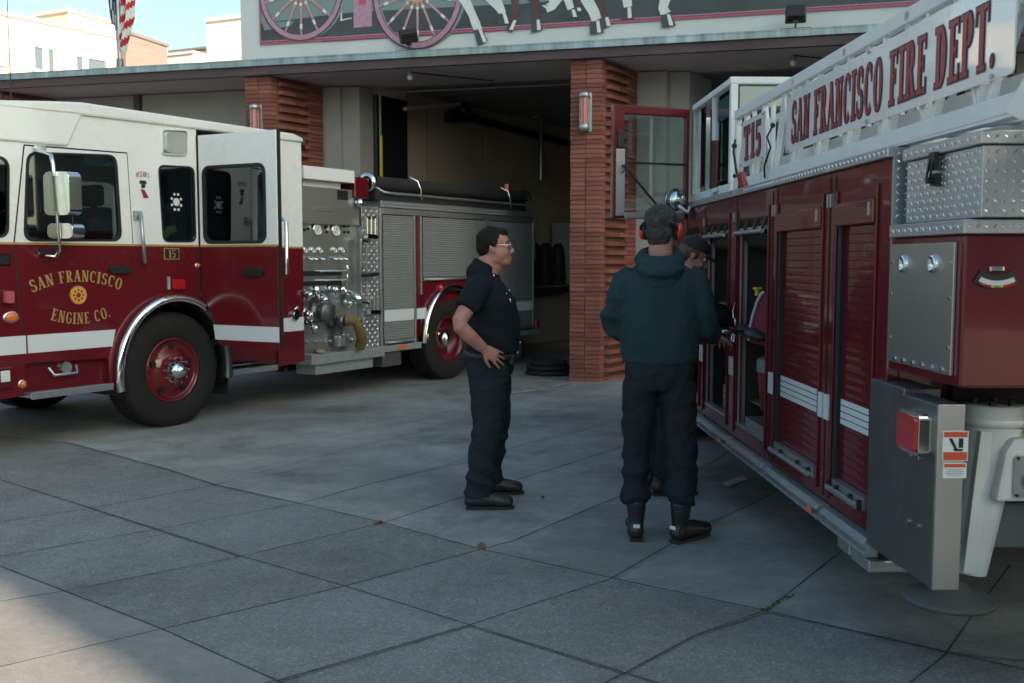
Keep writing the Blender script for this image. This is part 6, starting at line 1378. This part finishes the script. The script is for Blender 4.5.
# shirt
b = MB()
b.loft([(0,.008,.93,.18,.150),(0,.022,1.0,.195,.166),(0,.030,1.08,.195,.166),(0,.032,1.17,.202,.162),(0,.020,1.27,.210,.150),(0,-.018,1.36,.200,.118),(0,-.034,1.425,.155,.100),(0,-.024,1.475,.095,.090)], 28, cap=.15)
b.loft([(.14,-.038,1.395,.085,.080),(.20,-.060,1.36,.080,.082),(.258,-.10,1.285,.072,.078),(.278,-.118,1.255,.070,.078)], 18, ref=(1,0,0), cap=.1); b.loft([(-.14,-.038,1.395,.085,.080),(-.20,-.055,1.36,.080,.082),(-.262,-.08,1.27,.072,.078),(-.275,-.085,1.245,.070,.078)], 18, ref=(1,0,0), cap=.1)
b.ball((0,-.070,1.47), .11, .075, .075, 18, 12); b.ball((0,-.065,1.40), .17, .085, .07, 18, 12)
shirt = fuse(b, 'shirt', [M['navy']], m1, .009, 4, wr=.006, wsc=6, wst=(1,1,.8), foldf=lambda c: .005*(1-2*abs(math.sin(c.z*17+c.y*14+2*noise.noise(c*4))))*max(0, 1-abs(c.z-1.06)*6))
b = MB(); b.loft([(0,-.050,1.45,.096,.092),(0,-.025,1.500,.084,.090),(0,-.012,1.530,.078,.088)], 20, cap=.05); fuse(b, 'collar', [M['navy']], shirt, .006, 2)
b = MB()
for y, z in ((.128,1.36),(.150,1.29),(.172,1.22),(.196,1.12),(.196,1.03)): b.ball((.006,y+.0,z), .008, .006, .008, 8, 6)
for x, y, z in ((.085,.112,1.335),(.10,.135,1.30)): b.box(x-.015,x+.015,y,y+.008,z-.012,z+.012)
b.ball((.07,.035,1.452), .010, .008, .010, 8, 6); b.build('badge_pin', M['silver'], shirt)
b = MB(); b.tube([(.190*math.cos(a), .014+.160*math.sin(a), .955-.008*math.sin(a)) for a in [2*math.pi*k/36 for k in range(36)]], .019, 8, True); bl = b.build('belt', M['belt'], m1)
b = MB(); b.box(-.03,.03,.165,.185,.935,.975); b.build('buckle', M['silver'], bl, bevel=.004); b = MB(); b.box(-.08,-.03,.13,.20,.93,1.03); b.box(.09,.13,.13,.165,.90,.96); b.build('radio', M['black'], m1, bevel=.01)
b = MB(); b.loft([(0,.010,.965,.182,.148),(0,.005,.90,.185,.150),(0,.0,.84,.175,.14)], 26, cap=.1)
b.loft([(.09,.0,.88,.105,.135),(.105,.005,.75,.098,.118),(.125,.0,.60,.085,.100),(.14,-.002,.50,.082,.092),(.155,-.030,.34,.078,.086),(.168,-.048,.18,.078,.084),(.172,-.050,.085,.082,.090)], 20, cap=.08)
b.loft([(-.09,.0,.88,.105,.135),(-.115,.015,.75,.098,.118),(-.145,.028,.60,.085,.100),(-.16,.032,.50,.080,.092),(-.185,.010,.34,.076,.084),(-.205,-.01,.18,.074,.080),(-.21,-.015,.085,.076,.084)], 20, cap=.08)
fuse(b, 'trousers', [M['trou']], m1, .010, 3, wr=.009, wsc=7, wst=(1,1,1.4), foldf=lambda c: .009*(1-2*abs(math.sin(c.z*22+c.y*11+1.5*noise.noise(c*5))))*max(0, min(1, (.60-c.z)*3)))
shoe(m1, .175, -.015, 4); shoe(m1, -.215, .03, 8)
# ---------------------------------------------------------------- man in hooded sweatshirt, from behind
m2 = thing('person', 'man seen from behind in teal navy hoodie, dark trousers and boots with red ear defenders', 'person', (.805, 5.42, 0), R(-8))
b = MB(); t2 = head(b, (.004, .01, 1.718), (2, 0, -14), 1.03, 1.05)
b.loft([(0,-.03,1.50,.08,.075),(0,-.02,1.57,.068,.068),(0,-.008,1.66,.062,.066)], 18)
b.loft([(0,.0,.92,.16,.11),(0,.0,1.15,.18,.12),(0,-.01,1.42,.17,.09)], 20)
b.loft([(.16,-.01,1.42,.050,.050),(.228,.0,1.2,.040,.042),(.30,.24,1.13,.032,.034),(.318,.31,1.115,.027,.030)], 14, ref=(1,0,0)); hand(b, (.32,.32,1.112), (.35,.85,-.25), (-.2,-.35,-.9), 1.05, 22, side=-1, spread=5, finger_curls=[12,18,24,30])
b.loft([(-.16,-.01,1.42,.050,.050),(-.232,.02,1.2,.040,.042),(-.12,.22,1.14,.032,.034),(-.05,.27,1.14,.027,.030)], 14, ref=(0,0,1)); hand(b, (-.045,.275,1.14), (.9,.4,0), (0,-.1,-1), 1.0, 25, side=1)
b.loft([(-.10,.0,.9,.09,.09),(-.12,.02,.5,.06,.06),(-.12,.0,.1,.04,.04)], 12); b.loft([(.10,.0,.9,.09,.09),(.12,.0,.5,.06,.06),(.13,-.03,.1,.04,.04)], 12)
fuse(b, 'body', [M['skin']], m2, .0065, 3); face_bits(m2, t2, 1.05, M['hairg'])
b = MB(lambda x, y, z: t2(x*1.05, y*1.05, z*1.05)); b.ball((0,-.018,.042), .083, .100, .086, 24, 16); b.ball((0,-.055,-.012), .070, .055, .072, 18, 12); b.ball((0,-.05,-.06), .058, .045, .035, 14, 8); b.ball((0,.04,.088), .058, .035, .026, 14, 8)
hr2 = fuse(b, 'hair', [M['hairg']], m2, .006, 2, wr=.005, wsc=30); trim(hr2, t2, lambda p: (p.y > .035 and p.z < .085) or (p.y > .02 and p.z < .04))
# ear defenders
b = MB(lambda x, y, z: t2(x*1.05, y*1.05, z*1.05)); b.tube([(.099*math.cos(R(a)), -.035, -.01+.150*math.sin(R(a))) if False else (.094*math.cos(R(a)), -.055-.035*math.sin(R(a)), .0+.050*math.sin(R(a))) for a in range(-10, 191, 12)], .008, 8)
em_ = b.build('ear_defenders', M['black'], m2)
for s_ in (-1, 1):
    b = MB(lambda x, y, z: t2(x*1.05, y*1.05, z*1.05)); b.ball((s_*.082,-.008,-.012), .018, .036, .045, 18, 12); b.build('cushion', M['black'], em_)
    b = MB(lambda x, y, z: t2(x*1.05, y*1.05, z*1.05)); b.ball((s_*.097,-.008,-.014), .020, .033, .041, 20, 12); b.tube([(s_*.106,-.012,.022),(s_*.111,-.02,.0),(s_*.106,-.03,-.01)], .003, 6); b.build('ear_cup', M['muff'], em_)
# hoodie
b = MB()
b.loft([(0,.0,1.0,.200,.150),(0,-.002,1.03,.208,.158),(0,-.004,1.12,.218,.160),(0,-.004,1.25,.226,.155),(0,-.008,1.36,.222,.148),(0,-.012,1.43,.215,.132),(0,-.016,1.485,.178,.115),(0,-.018,1.52,.135,.10),(0,-.018,1.545,.105,.090)], 28, cap=.1)
b.loft([(.14,-.012,1.455,.080,.080),(.185,-.012,1.425,.078,.080),(.218,-.008,1.34,.070,.078),(.240,.0,1.25,.066,.074),(.250,.03,1.185,.064,.070),(.278,.11,1.15,.060,.064),(.295,.20,1.13,.048,.052),(.306,.262,1.12,.040,.043)], 18, ref=(1,0,0), cap=.1)
b.loft([(-.14,-.012,1.455,.080,.080),(-.185,-.012,1.425,.078,.080),(-.222,-.008,1.34,.070,.078),(-.248,.0,1.25,.064,.074),(-.245,.04,1.18,.060,.068),(-.20,.14,1.14,.056,.058),(-.12,.21,1.13,.045,.048)], 18, ref=(0,0,1), cap=.1)
def hf(c):
    d = 0
    d -= .004*math.exp(-((c.z-1.035-.012*c.x/.2)/.008)**2)
    d += .006*math.sin(c.x*26+2*math.sin(c.z*9))*max(0, 1-abs(c.z-1.22)/.25)*(1 if abs(c.x) < .2 else .2)
    r_ = math.hypot(abs(c.x)-.262, c.z-1.20)
    if abs(c.x) > .19 and c.z < 1.34: d += .009*math.sin(c.z*60+c.y*45+c.x*12)*max(0, 1-r_/.16)
    return d
hd2 = fuse(b, 'hoodie', [M['hood']], m2, .009, 4, wr=.0055, wsc=6.5, wst=(1.3,1,.7), foldf=hf)
b = MB()
for r_, z, y, q in ((.094,1.565,-.02,.026),(.106,1.54,-.045,.028),(.100,1.505,-.075,.028)):
    b.tube([(r_*math.cos(a), y+.082*math.sin(a)-.012, z-.020*(-math.sin(a))*.9+(.018 if math.sin(a) > 0 else 0)) for a in [2*math.pi*k/28 for k in range(28)]], q, 10, True)
b.ball((0,-.118,1.475), .115, .040, .055, 18, 12); b.ball((0,-.128,1.43), .085, .028, .045, 16, 10)
fuse(b, 'hood', [M['hood']], hd2, .007, 3, wr=.007, wsc=11, wst=(.6,1,1.8))
b = MB(); b.loft([(0,-.005,1.03,.185,.135),(0,-.008,.92,.190,.145),(0,-.01,.85,.180,.14)], 26, cap=.1)
b.loft([(-.092,-.01,.88,.103,.128),(-.108,.0,.72,.092,.108),(-.116,.01,.55,.080,.094),(-.120,.012,.42,.076,.090),(-.122,.005,.32,.074,.086),(-.122,.0,.245,.076,.084),(-.122,.0,.215,.066,.074)], 20, cap=.05)
b.loft([(.092,-.01,.88,.106,.130),(.112,-.01,.72,.098,.112),(.122,-.02,.55,.086,.098),(.126,-.03,.42,.082,.094),(.130,-.035,.32,.080,.090),(.130,-.037,.245,.080,.088),(.130,-.037,.215,.068,.076)], 20, cap=.05)
fuse(b, 'trousers', [M['trou']], m2, .010, 3, wr=.012, wsc=7.5, wst=(1,1,1.2), foldf=lambda c: (.011*(1-2*abs(math.sin(c.z*21+c.x*(9 if c.x > 0 else -9)+c.y*6+1.5*noise.noise(c*5))))*max(0, min(1, (.66-c.z)*4))*max(.25, 1-abs(c.z-.30)*1.6)+.006*(1-2*abs(math.sin(c.z*16-abs(c.x)*38)))*max(0, 1-abs(c.z-.86)*6)))
o, tt = shoe(m2, -.12, .04, 4, boot=.10); b = MB(tt); b.box(-.018,.018,-.128,-.122,.085,.105); b.build('reflective_tab', M['dial'], o, bevel=.002)
o, tt = shoe(m2, .168, .005, -42, boot=.10); b = MB(tt); b.box(-.02,.02,-.128,-.122,.085,.105); b.build('reflective_tab', M['dial'], o, bevel=.002)
# ---------------------------------------------------------------- man in cap leaning into the truck
m3 = thing('person', 'man in dark jumper and black cap leaning towards the open truck compartment, mostly hidden', 'person', (1.03, 6.58, 0), R(-84))
b = MB(); t3 = head(b, (-.01, .175, 1.575), (-24, 0, -10), 1.0, 1.0)
b.loft([(0,.10,1.36,.08,.07),(0,.12,1.43,.062,.062),(0,.14,1.51,.058,.062)], 16)
b.loft([(0,.0,.92,.15,.11),(0,.05,1.1,.17,.12),(0,.11,1.32,.16,.09)], 18)
for s_ in (1, -1):
    b.loft([(s_*.18,.13,1.34,.05,.05),(s_*.24,.24,1.17,.042,.045),(s_*.17,.46,1.18,.028,.03)], 14, ref=(1,0,0)); hand(b, (s_*.168,.47,1.18), (-s_*.2,.95,-.05), (0,-.1,-1), 1.0, 28, side=-s_)
    b.loft([(s_*.1,.0,.9,.085,.085),(s_*.12,.0,.5,.055,.055),(s_*.12,-.02,.08,.038,.038)], 12)
fuse(b, 'body', [M['skin']], m3, .0065, 3); face_bits(m3, t3, 1.0, M['hairb'])
b = MB(lambda x, y, z: t3(x, y, z)); b.ball((0,-.020,.030), .080, .094, .075, 20, 14); b.ball((0,-.058,-.012), .068, .046, .060, 16, 10); h3 = fuse(b, 'hair', [M['hairb']], m3, .006, 2, wr=.005, wsc=28); trim(h3, t3, lambda p: (p.y > .025 and p.z < .06))
b = MB(lambda x, y, z: t3(x, y, z)); b.ball((0,-.012,.062), .087, .104, .068, 24, 14); cp = fuse(b, 'cap', [M['cap']], m3, .006, 2); trim(cp, t3, lambda p: p.z < .040)
b = MB(lambda x, y, z: t3(x, y, z)); n = 14; vs = []
for i in range(n+1):
    a = math.pi*i/n; vs += [(.080*math.cos(a), .055+.030*math.sin(a), .046), (.078*math.cos(a), .070+.095*math.sin(a), .032-.012*math.sin(a))]
b.add(vs+[(x, y, z-.006) for x, y, z in vs], [(2*i,2*i+1,2*i+3,2*i+2) for i in range(n)]+[(2*n+2+2*i,2*n+4+2*i,2*n+5+2*i,2*n+3+2*i) for i in range(n)]+[(2*i+1,2*n+3+2*i,2*n+5+2*i,2*i+3) for i in range(n)]); b.build('peak', M['cap'], cp)
b = MB(); b.loft([(0,.0,.96,.17,.13),(0,.03,1.08,.195,.145),(0,.075,1.2,.205,.145),(0,.11,1.31,.20,.125),(0,.125,1.375,.14,.095),(0,.14,1.42,.085,.075)], 26, cap=.1)
for s_ in (1, -1): b.loft([(s_*.13,.12,1.35,.078,.075),(s_*.19,.145,1.31,.074,.075),(s_*.235,.20,1.23,.066,.07),(s_*.25,.25,1.175,.062,.064),(s_*.21,.36,1.175,.05,.054),(s_*.175,.43,1.18,.042,.044)], 16, ref=(1,0,0), cap=.1)
fuse(b, 'jumper', [M['sweat']], m3, .009, 4, wr=.007, wsc=7)
b = MB(); b.loft([(0,.0,.99,.165,.125),(0,-.005,.90,.172,.135),(0,-.01,.84,.165,.13)], 24, cap=.1)
for s_ in (1, -1): b.loft([(s_*.085,-.005,.87,.10,.122),(s_*.105,.0,.70,.092,.105),(s_*.118,.005,.52,.082,.09),(s_*.122,-.01,.34,.078,.084),(s_*.125,-.025,.12,.08,.085)], 18, cap=.08)
fuse(b, 'trousers', [M['trou']], m3, .010, 3, wr=.010, wsc=8)
shoe(m3, .125, .0, -2); shoe(m3, -.125, .0, 4)
b = MB(); p3 = m3.matrix_basis
gt = thing('glove', 'pale teal rubber glove lying over the hooded man\'s wrist beside the compartment', 'glove', (0,0,0))
gt.location = Matrix.Translation(m2.location) @ (Matrix.Rotation(R(-8), 4, 'Z') @ Vector((.285,.285,1.15)))
b = MB(); b.loft([(-.03,-.03,.01,.022,.014),(0,0,.02,.034,.016),(.03,.04,.012,.030,.013)], 12); b.loft([(.02,.03,.01,.010,.008),(.05,.06,-.01,.009,.007),(.06,.07,-.035,.007,.006)], 8); b.loft([(-.02,.01,.01,.010,.008),(-.04,.03,-.01,.009,.007)], 8)
fuse(b, 'glove_body', [M['teal']], gt, .005, 2)
# steel ring and lever held above the sill
rg = thing('ring_tool', 'steel ring on a thin black lever held between the hand and the truck', 'tool', Matrix.Translation(m2.location) @ (Matrix.Rotation(R(-8), 4, 'Z') @ Vector((.36,.40,1.135))))
b = MB(); b.tube([(.045*math.cos(k*.449), .045*math.sin(k*.449), 0) for k in range(14)], .008, 8, True); b.build('ring', M['chrome'], rg)
b = MB(); b.tube([(.04,.02,0),(.14,.10,-.005),(.27,.22,-.03)], .008, 8); b.build('lever', M['black'], rg)
